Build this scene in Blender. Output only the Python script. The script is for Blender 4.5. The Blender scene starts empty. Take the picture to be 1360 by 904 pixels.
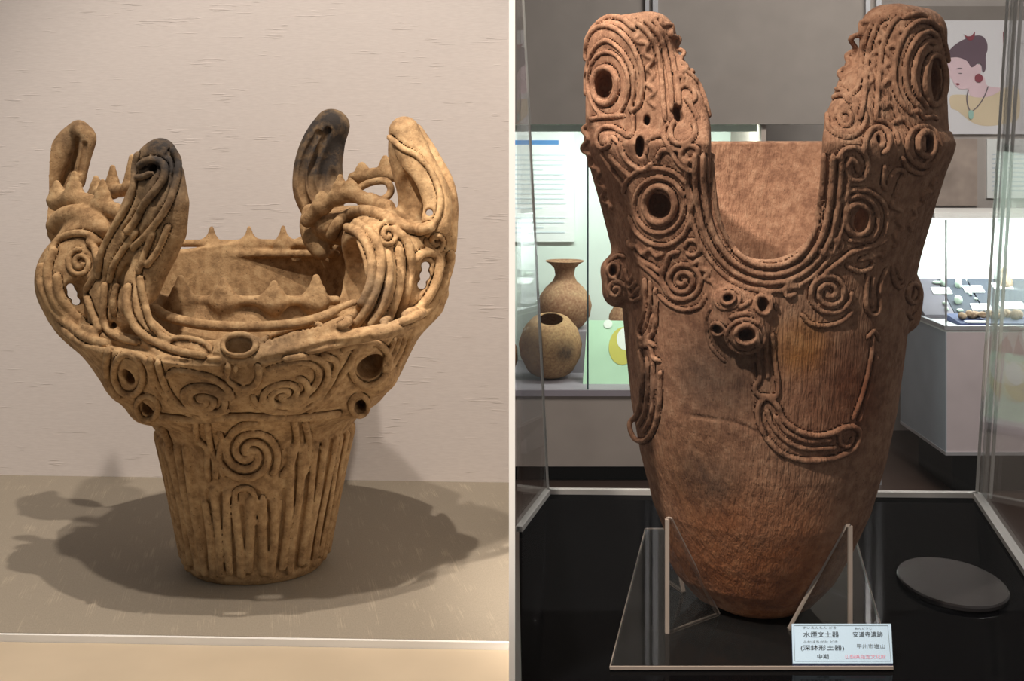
import bpy, math, random
import numpy as np
from mathutils import Vector

# ------------------------------------------------------------------ camera, world, lights, exposure
F, PX, Y0 = 1700.0, 680.0, 200.0          # focal length in px, vanishing point of the 1360x904 frame
ZC, SH = 1.30, 0.85                       # eye height, height of both display surfaces
H = ZC - SH
sc = bpy.context.scene
cam_d = bpy.data.cameras.new('camera'); cam = bpy.data.objects.new('camera', cam_d)
sc.collection.objects.link(cam); sc.camera = cam
cam_d.sensor_fit = 'HORIZONTAL'; cam_d.sensor_width = 36.0; cam_d.lens = 36.0 * F / 1360.0
cam_d.shift_y = -(452.0 - Y0) / 1360.0
cam_d.clip_start = 0.05; cam_d.clip_end = 60
cam.location = (0, 0, ZC); cam.rotation_euler = (math.pi / 2, 0, 0)

wd = bpy.data.worlds.new('gallery_ambient'); sc.world = wd; wd.use_nodes = True
wd.node_tree.nodes['Background'].inputs[0].default_value = (0.95, 0.90, 0.86, 1)
wd.node_tree.nodes['Background'].inputs[1].default_value = 0.20
sc.view_settings.view_transform = 'Standard'; sc.view_settings.look = 'None'
sc.view_settings.gamma = 1.0; sc.view_settings.use_curve_mapping = False
sc.view_settings.exposure = 0.2

def spot(name, loc, aim, watts, col, size_deg, blend=0.3, rad=0.02):
    l = bpy.data.lights.new(name, 'SPOT'); l.energy = watts; l.color = col
    l.spot_size = math.radians(size_deg); l.spot_blend = blend; l.shadow_soft_size = rad
    o = bpy.data.objects.new(name, l); sc.collection.objects.link(o); o.location = loc
    o.rotation_euler = (Vector(aim) - Vector(loc)).to_track_quat('-Z', 'Y').to_euler()
    return o
def area(name, loc, aim, watts, col, sx, sy):
    l = bpy.data.lights.new(name, 'AREA'); l.energy = watts; l.color = col
    l.shape = 'RECTANGLE'; l.size = sx; l.size_y = sy
    o = bpy.data.objects.new(name, l); sc.collection.objects.link(o); o.location = loc
    o.rotation_euler = (Vector(aim) - Vector(loc)).to_track_quat('-Z', 'Y').to_euler()
    return o
# track spots on the gallery ceiling (3 m), above the frame: their shadows are the ones the photograph shows
spot('ceiling_spot_key_offscreen', (-0.14, 0.84, 2.95), (-0.29, 1.42, 1.0), 80, (1.0, 0.88, 0.76), 46, 0.5, 0.018)
spot('ceiling_spot_wash_offscreen', (-0.33, 0.52, 2.95), (-0.32, 1.55, 1.05), 72, (1.0, 0.88, 0.77), 46, 0.6, 0.03)
spot('ceiling_spot_case_offscreen', (-0.83, -0.01, 2.95), (0.24, 1.27, 1.12), 280, (1.0, 0.89, 0.78), 19.5, 0.4, 0.03)
area('gallery_ceiling_light_offscreen', (1.6, 3.6, 2.97), (1.6, 4.0, 0.0), 100, (1.0, 0.93, 0.88), 1.2, 1.2)

# ------------------------------------------------------------------ helpers
COL = sc.collection
def tag(o, label, cat, group=None):
    o['label'] = label; o['category'] = cat
    if group: o['group'] = group
    return o
def empty(name, loc=(0, 0, 0)):
    o = bpy.data.objects.new(name, None); COL.objects.link(o); o.location = loc
    o.empty_display_size = 0.05
    return o
def link(name, me, mat, parent=None):
    o = bpy.data.objects.new(name, me); COL.objects.link(o)
    if mat is not None and len(me.materials) == 0: me.materials.append(mat)
    if parent is not None:
        o.parent = parent; o.location = -Vector(parent.location) if parent.parent is None else o.location
        if parent.parent is not None: o.location = (0, 0, 0)
    return o
def mesh(name, V, Fc, smooth=False):
    me = bpy.data.meshes.new(name); me.from_pydata([tuple(v) for v in V], [], [tuple(f) for f in Fc]); me.update()
    if smooth: me.polygons.foreach_set('use_smooth', [True] * len(me.polygons))
    return me
def structure(o):
    o['kind'] = 'structure'; return o
def hexa(b, t):
    """8-corner solid: bottom quad b, top quad t (both counter-clockwise from above)."""
    V = list(b) + list(t)
    return V, [(3, 2, 1, 0), (4, 5, 6, 7), (0, 1, 5, 4), (1, 2, 6, 5), (2, 3, 7, 6), (3, 0, 4, 7)]
def box(x0, x1, y0, y1, z0, z1):
    return hexa([(x0, y0, z0), (x1, y0, z0), (x1, y1, z0), (x0, y1, z0)], [(x0, y0, z1), (x1, y0, z1), (x1, y1, z1), (x0, y1, z1)])
def bevel(me, w, seg=2):
    import bmesh
    bm = bmesh.new(); bm.from_mesh(me)
    bmesh.ops.bevel(bm, geom=list(bm.edges), offset=w, segments=seg, affect='EDGES', profile=0.5)
    bm.to_mesh(me); bm.free(); me.update(); return me
def prism(poly, z0, z1):
    n = len(poly)
    V = [(x, y, z0) for x, y in poly] + [(x, y, z1) for x, y in poly]
    Fc = [tuple(range(n - 1, -1, -1)), tuple(range(n, 2 * n))] + [(i, (i + 1) % n, n + (i + 1) % n, n + i) for i in range(n)]
    return V, Fc
def lathe(prof, n=64, cx=0, cy=0, cz=0, sx=1.0):
    V, Fc = [], []
    for r, z in prof:
        for i in range(n):
            a = 2 * math.pi * i / n
            V.append((cx + r * math.cos(a) * sx, cy + r * math.sin(a), cz + z))
    for j in range(len(prof) - 1):
        for i in range(n):
            k = (i + 1) % n
            Fc.append((j * n + i, j * n + k, (j + 1) * n + k, (j + 1) * n + i))
    return V, Fc
def pix(px, py, D):
    return Vector(((px - PX) / F * D, D, ZC - (py - Y0) / F * D))
def ground(py, z=SH): return F * (ZC - z) / (py - Y0)
def gpt(px, py, z=SH):
    D = ground(py, z); return ((px - PX) / F * D, D)

# ------------------------------------------------------------------ materials
def new_mat(name):
    m = bpy.data.materials.new(name); m.use_nodes = True
    nt = m.node_tree; return m, nt, nt.nodes, nt.links, nt.nodes['Principled BSDF']
def lin(c):
    return tuple(((v / 255) / 12.92 if v / 255 <= 0.04045 else ((v / 255 + 0.055) / 1.055) ** 2.4) for v in c) + (1,)
def noise(N, L, coord, scale, detail=4, rough=0.55, stretch=None):
    n = N.new('ShaderNodeTexNoise'); n.inputs['Scale'].default_value = scale
    n.inputs['Detail'].default_value = detail; n.inputs['Roughness'].default_value = rough
    if stretch:
        mp = N.new('ShaderNodeMapping'); mp.inputs['Scale'].default_value = stretch
        L.new(coord, mp.inputs['Vector']); L.new(mp.outputs[0], n.inputs['Vector'])
    else: L.new(coord, n.inputs['Vector'])
    return n.outputs['Fac']
def ramp(N, L, fac, stops):
    r = N.new('ShaderNodeValToRGB'); cr = r.color_ramp
    while len(cr.elements) > 1: cr.elements.remove(cr.elements[-1])
    cr.elements[0].position = stops[0][0]; cr.elements[0].color = stops[0][1]
    for p, c in stops[1:]:
        e = cr.elements.new(p); e.color = c
    L.new(fac, r.inputs[0]); return r.outputs[0]
def mixc(N, L, fac, a, b, mode='MIX'):
    m = N.new('ShaderNodeMix'); m.data_type = 'RGBA'; m.blend_type = mode
    for s, v in ((m.inputs[0], fac), (m.inputs[6], a), (m.inputs[7], b)):
        if isinstance(v, bpy.types.NodeSocket): L.new(v, s)
        else: s.default_value = v
    return m.outputs[2]
def mathn(N, L, op, a, b=None, clamp=False):
    m = N.new('ShaderNodeMath'); m.operation = op; m.use_clamp = clamp
    for s, v in zip(m.inputs, (a, b)):
        if v is None: continue
        if isinstance(v, bpy.types.NodeSocket): L.new(v, s)
        else: s.default_value = v
    return m.outputs[0]
def bump(N, L, P, h, strength, dist):
    b = N.new('ShaderNodeBump'); b.inputs['Strength'].default_value = strength; b.inputs['Distance'].default_value = dist
    L.new(h, b.inputs['Height']); L.new(b.outputs[0], P.inputs['Normal']); return b
def geo_pos(N): return N.new('ShaderNodeNewGeometry').outputs['Position']
G4 = lambda v: (v, v, v, 1)

def plain(name, rgb, rough=0.6, spec=0.4, metal=0.0, var=0.06):
    m, nt, N, L, P = new_mat(name)
    n = noise(N, L, geo_pos(N), 9, 3)
    c = lin(rgb)
    L.new(ramp(N, L, n, [(0.3, tuple(v * (1 - var) for v in c[:3]) + (1,)), (0.7, tuple(min(1, v * (1 + var)) for v in c[:3]) + (1,))]), P.inputs['Base Color'])
    P.inputs['Roughness'].default_value = rough; P.inputs['Specular IOR Level'].default_value = spec; P.inputs['Metallic'].default_value = metal
    return m

def blob(N, L, pos, c, r, soft=0.6):
    """0..1 falloff round a point of the pot: fire-clouds and soot, wherever the light stands."""
    s = N.new('ShaderNodeVectorMath'); s.operation = 'DISTANCE'; L.new(pos, s.inputs[0]); s.inputs[1].default_value = c
    mr = N.new('ShaderNodeMapRange'); mr.interpolation_type = 'SMOOTHSTEP'
    mr.inputs['From Min'].default_value = r * (1 - soft); mr.inputs['From Max'].default_value = r
    mr.inputs['To Min'].default_value = 1; mr.inputs['To Max'].default_value = 0
    L.new(s.outputs['Value'], mr.inputs['Value']); return mr.outputs[0]

def clay(name, base, dark, light, soot, soots, comb=False, rough=0.85, tints=()):
    m, nt, N, L, P = new_mat(name)
    pos = geo_pos(N)
    big = noise(N, L, pos, 11, 5, 0.6); fine = noise(N, L, pos, 95, 5, 0.65); sp = noise(N, L, pos, 420, 2, 0.5)
    c = ramp(N, L, big, [(0.30, lin(dark)), (0.52, lin(base)), (0.72, lin(light))])
    c = mixc(N, L, 0.6, c, ramp(N, L, fine, [(0.36, lin(dark)), (0.52, lin(base)), (0.68, lin(light))]))
    c = mixc(N, L, ramp(N, L, sp, [(0.28, G4(0.6)), (0.33, G4(0))]), c, lin(tuple(v * 0.55 for v in dark)))
    for cc, r, w, colr in tints:                              # uneven firing colour
        b = mathn(N, L, 'MULTIPLY', blob(N, L, pos, cc, r, 0.8), mathn(N, L, 'MULTIPLY', noise(N, L, pos, 24, 4, 0.6), 2.0 * w), True)
        c = mixc(N, L, b, c, mixc(N, L, 1.0, c, lin(colr), 'MULTIPLY'))
    if soots:
        acc = None
        for cc, r, w in soots:
            b = mathn(N, L, 'MULTIPLY', blob(N, L, pos, cc, r, 0.95), w)
            acc = b if acc is None else mathn(N, L, 'MAXIMUM', acc, b)
        wob = mathn(N, L, 'ADD', mathn(N, L, 'MULTIPLY', noise(N, L, pos, 38, 5, 0.65), 2.1), -0.15)
        acc = mathn(N, L, 'MULTIPLY', acc, wob, True)
        c = mixc(N, L, acc, c, lin(soot))
    L.new(c, P.inputs['Base Color'])
    P.inputs['Roughness'].default_value = rough; P.inputs['Specular IOR Level'].default_value = 0.25
    h = mathn(N, L, 'ADD', mathn(N, L, 'MULTIPLY', fine, 0.7), mathn(N, L, 'MULTIPLY', sp, 0.35))
    if comb:
        st = noise(N, L, pos, 1.0, 3, 0.6, (330, 330, 9))
        h = mathn(N, L, 'ADD', h, mathn(N, L, 'MULTIPLY', st, 2.6))
    bump(N, L, P, h, 0.55, 0.0022)
    return m

def thin_glass(name, tint=(1, 1, 1), refl=1.0, rough=0.02, haze=0.0):
    m, nt, N, L, P = new_mat(name); N.remove(P)
    out = N['Material Output']
    tr = N.new('ShaderNodeBsdfTransparent'); tr.inputs[0].default_value = tint + (1,)
    gl = N.new('ShaderNodeBsdfGlossy'); gl.inputs['Roughness'].default_value = rough
    fr = N.new('ShaderNodeFresnel'); fr.inputs['IOR'].default_value = 1.45
    mx = N.new('ShaderNodeMixShader'); L.new(mathn(N, L, 'MULTIPLY', fr.outputs[0], refl), mx.inputs[0])
    L.new(tr.outputs[0], mx.inputs[1]); L.new(gl.outputs[0], mx.inputs[2])
    last = mx.outputs[0]
    if haze > 0:
        df = N.new('ShaderNodeBsdfDiffuse'); df.inputs[0].default_value = (0.8, 0.8, 0.8, 1)
        m2 = N.new('ShaderNodeMixShader'); m2.inputs[0].default_value = haze
        L.new(last, m2.inputs[1]); L.new(df.outputs[0], m2.inputs[2]); last = m2.outputs[0]
    L.new(last, out.inputs[0]); return m

def wallpaper():
    m, nt, N, L, P = new_mat('slub_wallpaper'); pos = geo_pos(N)
    slub = noise(N, L, pos, 1.0, 2, 0.5, (26, 26, 460))
    gate = noise(N, L, pos, 1.0, 2, 0.5, (18, 18, 60))
    s = ramp(N, L, mathn(N, L, 'MULTIPLY', slub, gate), [(0.375, G4(0)), (0.43, G4(1))])
    weave = noise(N, L, pos, 1.0, 2, 0.5, (90, 90, 700))
    c = mixc(N, L, weave, lin((208, 200, 196)), lin((226, 219, 215)))
    c = mixc(N, L, mathn(N, L, 'MULTIPLY', s, 0.10), c, lin((150, 138, 128)))
    L.new(c, P.inputs['Base Color']); P.inputs['Roughness'].default_value = 0.8; P.inputs['Specular IOR Level'].default_value = 0.2
    h = mathn(N, L, 'ADD', mathn(N, L, 'MULTIPLY', weave, 0.12), s)
    bump(N, L, P, h, 0.45, 0.0008); return m
def shelf_cloth():
    m, nt, N, L, P = new_mat('woven_shelf_cloth')
    rm = N.new('ShaderNodeMapping'); rm.inputs['Rotation'].default_value = (0, 0, -0.197)      # the weave runs a little askew to the shelf
    L.new(geo_pos(N), rm.inputs['Vector']); pos = rm.outputs[0]
    st = noise(N, L, pos, 1.0, 3, 0.6, (900, 16, 16))
    gate = noise(N, L, pos, 1.0, 2, 0.5, (60, 22, 22))
    s = ramp(N, L, mathn(N, L, 'MULTIPLY', st, gate), [(0.31, G4(0)), (0.45, G4(1))])
    w = noise(N, L, pos, 1.0, 2, 0.5, (900, 260, 260))
    c = mixc(N, L, w, lin((136, 127, 113)), lin((160, 151, 136)))
    c = mixc(N, L, mathn(N, L, 'MULTIPLY', s, 0.4), c, lin((196, 182, 160)))
    L.new(c, P.inputs['Base Color']); P.inputs['Roughness'].default_value = 0.65; P.inputs['Specular IOR Level'].default_value = 0.25
    bump(N, L, P, mathn(N, L, 'ADD', w, s), 0.25, 0.0006); return m

M = {}
M['wallpaper'] = wallpaper(); M['cloth'] = shelf_cloth()
M['cream'] = plain('cream_lacquer', (192, 176, 152), 0.5)
M['white'] = plain('white_paint', (236, 234, 230), 0.5)
def black_board():
    m, nt, N, L, P = new_mat('black_gloss_board')
    L.new(ramp(N, L, noise(N, L, geo_pos(N), 6, 3), [(0.3, lin((9, 9, 11))), (0.7, lin((13, 14, 16)))]), P.inputs['Base Color'])
    P.inputs['Specular IOR Level'].default_value = 0.0; P.inputs['Roughness'].default_value = 0.9
    gl = N.new('ShaderNodeBsdfGlossy'); gl.inputs['Roughness'].default_value = 0.06
    mx = N.new('ShaderNodeMixShader'); mx.inputs[0].default_value = 0.035
    L.new(P.outputs[0], mx.inputs[1]); L.new(gl.outputs[0], mx.inputs[2]); L.new(mx.outputs[0], N['Material Output'].inputs[0]); return m
M['black'] = black_board()
M['taupe'] = plain('taupe_wall', (138, 130, 124), 0.7)
M['grey_wall'] = plain('grey_gallery_wall', (176, 168, 163), 0.7)
M['brown_floor'] = plain('dark_brown_floor', (66, 52, 46), 0.35)
M['ceiling'] = plain('ceiling_paint', (150, 146, 142), 0.8)
M['glass'] = thin_glass('clear_acrylic_sheet', (0.985, 0.99, 0.985), 0.32, 0.01, 0.0)
M['edge'] = plain('frosted_acrylic_edge', (226, 223, 221), 0.35)
M['post'] = thin_glass('acrylic_post', (0.90, 0.91, 0.91), 1.0, 0.05, 0.22)
M['stand'] = thin_glass('acrylic_stand_sheet', (0.93, 0.94, 0.93), 0.7, 0.03, 0.012)
M['stand_edge'] = plain('acrylic_cut_edge', (176, 160, 150), 0.3)

# ------------------------------------------------------------------ clay modelling: distance field, meshed by surface nets, cut into parts
class Clay:
    def __init__(s, D0, X0, lo, hi, vox):
        s.D0, s.X0, s.vox = D0, X0, vox                       # pot axis: world (X0, D0), foot on SH
        s.org = np.array((X0, D0, SH))
        s.lo = np.array(lo, 'f8'); s.n = np.ceil((np.array(hi) - s.lo) / vox).astype(int) + 1
        s.d = np.full(s.n, 0.05, 'f4'); s.lab = np.zeros(s.n, 'i2')
        s.names = [('body', None)]; s.base = None; s.queue = []; s.host = {}; s.cf = 0.86; s.tr = 1.55
    def label(s, name, text=None):
        s.names.append((name, text)); return len(s.names) - 1
    def p(s, px, py, d=0.0):                                  # pixel + depth offset from the axis -> pot coordinates
        D = s.D0 + d
        return np.array(((px - PX) / F * D - s.X0, d, ZC - (py - Y0) / F * D - SH))
    def win(s, lo, hi, pad):
        i0 = np.clip(np.floor((np.asarray(lo) - pad - s.lo) / s.vox).astype(int), 0, s.n)
        i1 = np.clip(np.ceil((np.asarray(hi) + pad - s.lo) / s.vox).astype(int) + 1, 0, s.n)
        sl = tuple(slice(a, b) for a, b in zip(i0, i1))
        g = [(s.lo[k] + s.vox * np.arange(i0[k], i1[k])).astype('f4') for k in range(3)]
        return sl, g[0][:, None, None], g[1][None, :, None], g[2][None, None, :]
    def _join(s, sl, d, lab, k):
        a = s.d[sl]
        if a.size == 0: return
        s.lab[sl][d < a] = lab
        if k > 0:
            h = np.maximum(k - np.abs(a - d), 0) / k
            s.d[sl] = np.minimum(a, d) - h * h * (k * 0.25)
        else: s.d[sl] = np.minimum(a, d)
    def _cut(s, sl, d, k):
        a = s.d[sl]; b = -d
        h = np.maximum(k - np.abs(a - b), 0) / k
        s.d[sl] = np.maximum(a, b) + h * h * (k * 0.25)
    def ell(s, c, r, lab, k=0.01, cut=False, rot=0.0):
        c = np.asarray(c); r = np.asarray(r); m = max(r)
        sl, X, Y, Z = s.win(c - m, c + m, k + 3 * s.vox)
        x, y, z = X - c[0], Y - c[1], Z - c[2]
        if rot:
            ca, sa = math.cos(rot), math.sin(rot); x, y = ca * x + sa * y, -sa * x + ca * y
        k0 = np.sqrt((x / r[0]) ** 2 + (y / r[1]) ** 2 + (z / r[2]) ** 2)
        k1 = np.sqrt((x / r[0] ** 2) ** 2 + (y / r[1] ** 2) ** 2 + (z / r[2] ** 2) ** 2)
        d = (k0 * (k0 - 1) / np.maximum(k1, 1e-6)).astype('f4')
        s._cut(sl, d, k) if cut else s._join(sl, d, lab, k)
    def chain(s, P, R, lab, k=0.004, cut=False, flat=None, rng=None):
        """swept spheres with changing radius; flat=(normal, s) presses the section thin along normal"""
        P = np.asarray(P, 'f8'); R = np.broadcast_to(np.asarray(R, 'f8'), len(P)).copy()
        lo, hi = (P - R[:, None]).min(0), (P + R[:, None]).max(0)
        pad = k + 3 * s.vox
        sl, X, Y, Z = s.win(lo, hi, pad)
        if any(q.stop <= q.start for q in sl): return
        acc = np.full([q.stop - q.start for q in sl], 9.0, 'f4')
        off = np.array([q.start for q in sl])
        if flat is not None: nn = np.asarray(flat[0], 'f8'); nn = nn / np.linalg.norm(nn); fs = flat[1]
        for a, b, ra, rb in zip(P[:-1], P[1:], R[:-1], R[1:]):
            m = max(ra, rb)
            l2, x, y, z = s.win(np.minimum(a, b) - m, np.maximum(a, b) + m, pad)
            if any(q.stop <= q.start for q in l2): continue
            t0 = [max(w.start, o.start) for w, o in zip(l2, sl)]; t1 = [min(w.stop, o.stop) for w, o in zip(l2, sl)]
            x = x[t0[0] - l2[0].start:x.shape[0] - (l2[0].stop - t1[0])]
            y = y[:, t0[1] - l2[1].start:y.shape[1] - (l2[1].stop - t1[1])]
            z = z[:, :, t0[2] - l2[2].start:z.shape[2] - (l2[2].stop - t1[2])]
            l2 = [slice(u, v) for u, v in zip(t0, t1)]
            ab = b - a
            x = x - a[0]; y = y - a[1]; z = z - a[2]
            if flat is not None:
                t = (x * nn[0] + y * nn[1] + z * nn[2]) * (fs - 1)
                x = x + nn[0] * t; y = y + nn[1] * t; z = z + nn[2] * t
                ab = ab + nn * (ab @ nn) * (fs - 1)
            L = max(ab @ ab, 1e-12)
            t = np.clip((x * ab[0] + y * ab[1] + z * ab[2]) / L, 0, 1)
            dd = np.sqrt((x - t * ab[0]) ** 2 + (y - t * ab[1]) ** 2 + (z - t * ab[2]) ** 2) - (ra + (rb - ra) * t)
            q = tuple(slice(w.start - o, w.stop - o) for w, o in zip(l2, off))
            np.minimum(acc[q], dd, out=acc[q])
        s._cut(sl, acc, k) if cut else s._join(sl, acc, lab, k)
    def rbox(s, c, h, r, rot, lab, k=0.01, cut=False, slant=None):
        c = np.asarray(c, 'f8'); m = float(np.linalg.norm(h[:2])) + (0.06 if slant is not None else 0); ext = np.array((m, m, h[2]))
        sl, X, Y, Z = s.win(c - ext, c + ext, k + 3 * s.vox)
        ca, sa = math.cos(rot), math.sin(rot)
        x, y = X - c[0], Y - c[1]
        if slant is not None:                                 # below a height the box leans in towards the axis
            g = np.maximum(slant[1] - Z, 0); x = x + slant[0][0] * g; y = y + slant[0][1] * g
        x, y = ca * x + sa * y, -sa * x + ca * y
        qx, qy, qz = np.abs(x) - h[0] + r, np.abs(y) - h[1] + r, np.abs(Z - c[2]) - h[2] + r
        d = np.sqrt(np.maximum(qx, 0) ** 2 + np.maximum(qy, 0) ** 2 + np.maximum(qz, 0) ** 2) + np.minimum(np.maximum(np.maximum(qx, qy), qz), 0) - r
        d = np.broadcast_to(d, [q.stop - q.start for q in sl]).astype('f4')
        s._cut(sl, d, k) if cut else s._join(sl, d, lab, k)
    def lathe(s, prof, lab, lean=0.0, k=0.0, tilt=None):
        """closed profile polygon (r, z) turned about the axis; lean = sideways drift of the axis per metre"""
        pr = np.array(prof, 'f8'); R = pr[:, 0].max() + 0.01
        sl, X, Y, Z = s.win((-R, -R, pr[:, 1].min()), (R, R, pr[:, 1].max() + (0.06 if tilt else 0)), 4 * s.vox)
        h = s.vox * 0.5
        rr = np.arange(0, R + 0.03, h); zz = s.lo[2] + np.arange(0, (s.n[2]) * s.vox, h)
        A, B = np.meshgrid(rr, zz, indexing='ij')
        dist = np.full(A.shape, 9.0); ins = np.zeros(A.shape, bool)
        for (x0, y0), (x1, y1) in zip(pr, np.roll(pr, -1, 0)):
            ex, ey = x1 - x0, y1 - y0
            t = np.clip(((A - x0) * ex + (B - y0) * ey) / max(ex * ex + ey * ey, 1e-12), 0, 1)
            if not (x0 == 0 and x1 == 0): dist = np.minimum(dist, np.hypot(A - x0 - t * ex, B - y0 - t * ey))
            if y0 != y1:
                c = ((y0 > B) != (y1 > B)) & (A < (x1 - x0) * (B - y0) / (y1 - y0) + x0); ins ^= c
        tab = np.where(ins, -dist, dist).astype('f4')
        r = np.sqrt((X - lean * Z) ** 2 + Y ** 2)
        fi = np.clip(r / h, 0, len(rr) - 1.001); i = fi.astype('i4'); f = fi - i
        Ze = Z + np.zeros_like(r)
        if tilt:                                             # (slope, pivot y, z from, z to): the rim rises towards the back
            u = np.clip((Z - tilt[2]) / (tilt[3] - tilt[2]), 0, 1); Ze = Z - tilt[0] * (Y - tilt[1]) * u * u * (3 - 2 * u) + np.zeros_like(r)
        gz = np.clip((Ze - s.lo[2]) / h, 0, len(zz) - 1.001); zi = gz.astype('i4'); g = gz - zi
        d = (tab[i, zi] * (1 - f) + tab[i + 1, zi] * f) * (1 - g) + (tab[i, zi + 1] * (1 - f) + tab[i + 1, zi + 1] * f) * g
        s._join(sl, d.astype('f4'), lab, k)
    def cut_fn(s, fn, lo, hi, k=0.004):
        sl, X, Y, Z = s.win(lo, hi, 0)
        s._cut(sl, np.broadcast_to(fn(X, Y, Z), [q.stop - q.start for q in sl]).astype('f4'), k)
    # ---- sampling
    def freeze(s): s.base = s.d.copy(); s.blab = s.lab.copy()
    def samp(s, P, A=None):
        A = s.base if A is None else A
        q = np.clip((P - s.lo) / s.vox, 0, np.array(s.n) - 1.001); i = q.astype(int); f = q - i
        r = 0
        for dx in (0, 1):
            for dy in (0, 1):
                for dz in (0, 1):
                    w = (f[..., 0] if dx else 1 - f[..., 0]) * (f[..., 1] if dy else 1 - f[..., 1]) * (f[..., 2] if dz else 1 - f[..., 2])
                    r = r + w * A[i[..., 0] + dx, i[..., 1] + dy, i[..., 2] + dz]
        return r
    def normal(s, P, A=None):
        e = s.vox * 1.2; g = []
        for k in range(3):
            o = np.zeros(3); o[k] = e; g.append(s.samp(P + o, A) - s.samp(P - o, A))
        g = np.stack(g, -1); return g / np.maximum(np.linalg.norm(g, axis=-1, keepdims=True), 1e-9)
    def hit(s, pts, dmin=-0.26, dmax=0.24):
        """depth offset where the sight line through each pixel meets the clay (nan = passes by)"""
        pts = np.asarray(pts, 'f8'); step = s.vox * 0.8
        ds = np.arange(dmin, dmax, step)
        D = s.D0 + ds[None, :]
        Q = np.stack([(pts[:, :1] - PX) / F * D - s.X0, np.broadcast_to(ds, (len(pts), len(ds))), ZC - (pts[:, 1:2] - Y0) / F * D - SH], -1)
        q = np.round((Q - s.lo) / s.vox).astype(int); ok = np.all((q >= 0) & (q < s.n), -1); q = np.clip(q, 0, s.n - 1)
        v = np.where(ok, s.base[q[..., 0], q[..., 1], q[..., 2]], 0.05)
        h = v < 0; first = h.argmax(1); out = ds[first].astype('f8'); out[~h.any(1)] = np.nan
        return out
    def trace(s, pts, closed=False, step=2.2, smooth=2, dmin=-0.26):
        """pixel polyline -> smooth 3D path lying on the clay"""
        pts = np.asarray(pts, 'f8'); P = catmull(pts, closed, step)
        dp = s.hit(P, dmin)
        if np.isnan(dp).all(): return None
        dp[dp > np.nanpercentile(dp, 30) + 0.085] = np.nan        # sight lines that slipped past on to a far wall
        if not closed:                                        # ends that run off the silhouette are trimmed
            gi = np.flatnonzero(~np.isnan(dp)); P = P[gi[0]:gi[-1] + 1]; dp = dp[gi[0]:gi[-1] + 1]
            if len(dp) < 2: return None
        idx = np.arange(len(P)); g = ~np.isnan(dp); dp = np.interp(idx, idx[g], dp[g])
        if len(dp) > 4:
            e = np.pad(dp, 2, 'edge'); dp = np.median(np.stack([e[i:i + len(dp)] for i in range(5)]), 0)
            for _ in range(smooth):
                e = np.pad(dp, 1, 'edge'); dp = (e[:-2] + 2 * e[1:-1] + e[2:]) / 4
        D = s.D0 + dp
        return np.stack([(P[:, 0] - PX) / F * D - s.X0, dp, ZC - (P[:, 1] - Y0) / F * D - SH], -1)
    def coil(s, pts, rpx, name='clay_coil', closed=False, lift=0.35, k=0.0012, taper=True, lab=None, text=None, dmin=-0.26, trench=None):
        trench = trench or s.tr
        Q = s.trace(pts, closed, dmin=dmin)
        if Q is None: return None
        if closed: Q = np.vstack([Q, Q[:1]])
        R = np.full(len(Q), rpx * s.cf) * (s.D0 + Q[:, 1]) / F
        if taper and not closed and len(Q) > 6:
            R[0] *= 0.7; R[-1] *= 0.7
        lab = s.label(name, text) if lab is None else lab
        q = np.clip(np.round((Q - s.normal(Q) * s.vox * 1.5 - s.lo) / s.vox).astype(int), 0, s.n - 1)
        hosts = np.bincount(s.blab[q[:, 0], q[:, 1], q[:, 2]])
        s.host[lab] = int(hosts.argmax())                     # the part of the pot this coil sits on
        s.queue.append((Q, s.normal(Q), R, lab, lift, k, trench)); return lab
    def flush(s):
        """press every traced coil in: first its channel, then the coil itself"""
        for Q, Nn, R, lab, lift, k, tr in s.queue:
            if tr: s.chain(Q + Nn * (R * 0.30)[:, None], R * tr, 0, 0.001, cut=True)
        for Q, Nn, R, lab, lift, k, tr in s.queue: s.chain(Q + Nn * (R * lift)[:, None], R, lab, k)
        s.queue = []
    def groove(s, pts, rpx, lift=0.0, k=0.002, closed=False):
        Q = s.trace(pts, closed)
        if Q is None: return
        R = np.full(len(Q), rpx) * (s.D0 + Q[:, 1]) / F
        s.chain(Q + s.normal(Q) * (R * lift)[:, None], R, 0, k, cut=True)
    def drill(s, px, py, rx, ry, depth=0.03, k=0.003, dmin=-0.26):
        d = s.hit([(px, py)], dmin)[0]
        if np.isnan(d): return
        a = s.p(px, py, d - 0.008); b = s.p(px, py, d + depth)
        sc_ = (s.D0 + d) / F
        mid = (a + b) / 2
        s.ell(mid, (rx * sc_, abs(b[1] - a[1]) / 2 * 1.25, ry * sc_), 0, k, cut=True)
    # ---- meshing
    def build(s, parent, mat, minfaces=12):
        d = s.d; n = s.n; ins = d < 0
        cnt = np.zeros(n - 1, 'i1')
        for dx in (0, 1):
            for dy in (0, 1):
                for dz in (0, 1):
                    cnt += ins[dx:n[0] - 1 + dx, dy:n[1] - 1 + dy, dz:n[2] - 1 + dz]
        act = (cnt > 0) & (cnt < 8); cells = np.argwhere(act).astype('i4')
        idx = np.full(n - 1, -1, 'i4'); idx[act] = np.arange(len(cells))
        acc = np.zeros((len(cells), 3)); m = np.zeros(len(cells))
        C8 = [(0, 0, 0), (1, 0, 0), (0, 1, 0), (1, 1, 0), (0, 0, 1), (1, 0, 1), (0, 1, 1), (1, 1, 1)]
        val = [d[cells[:, 0] + c[0], cells[:, 1] + c[1], cells[:, 2] + c[2]].astype('f8') for c in C8]
        for i in range(8):
            for j in range(i + 1, 8):
                df = np.array(C8[j]) - np.array(C8[i])
                if np.abs(df).sum() != 1: continue
                a, b = val[i], val[j]; w = (a < 0) != (b < 0)
                t = np.where(w, a / np.where(w, a - b, 1), 0)
                acc += np.where(w[:, None], np.array(C8[i]) + t[:, None] * df, 0); m += w
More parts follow.
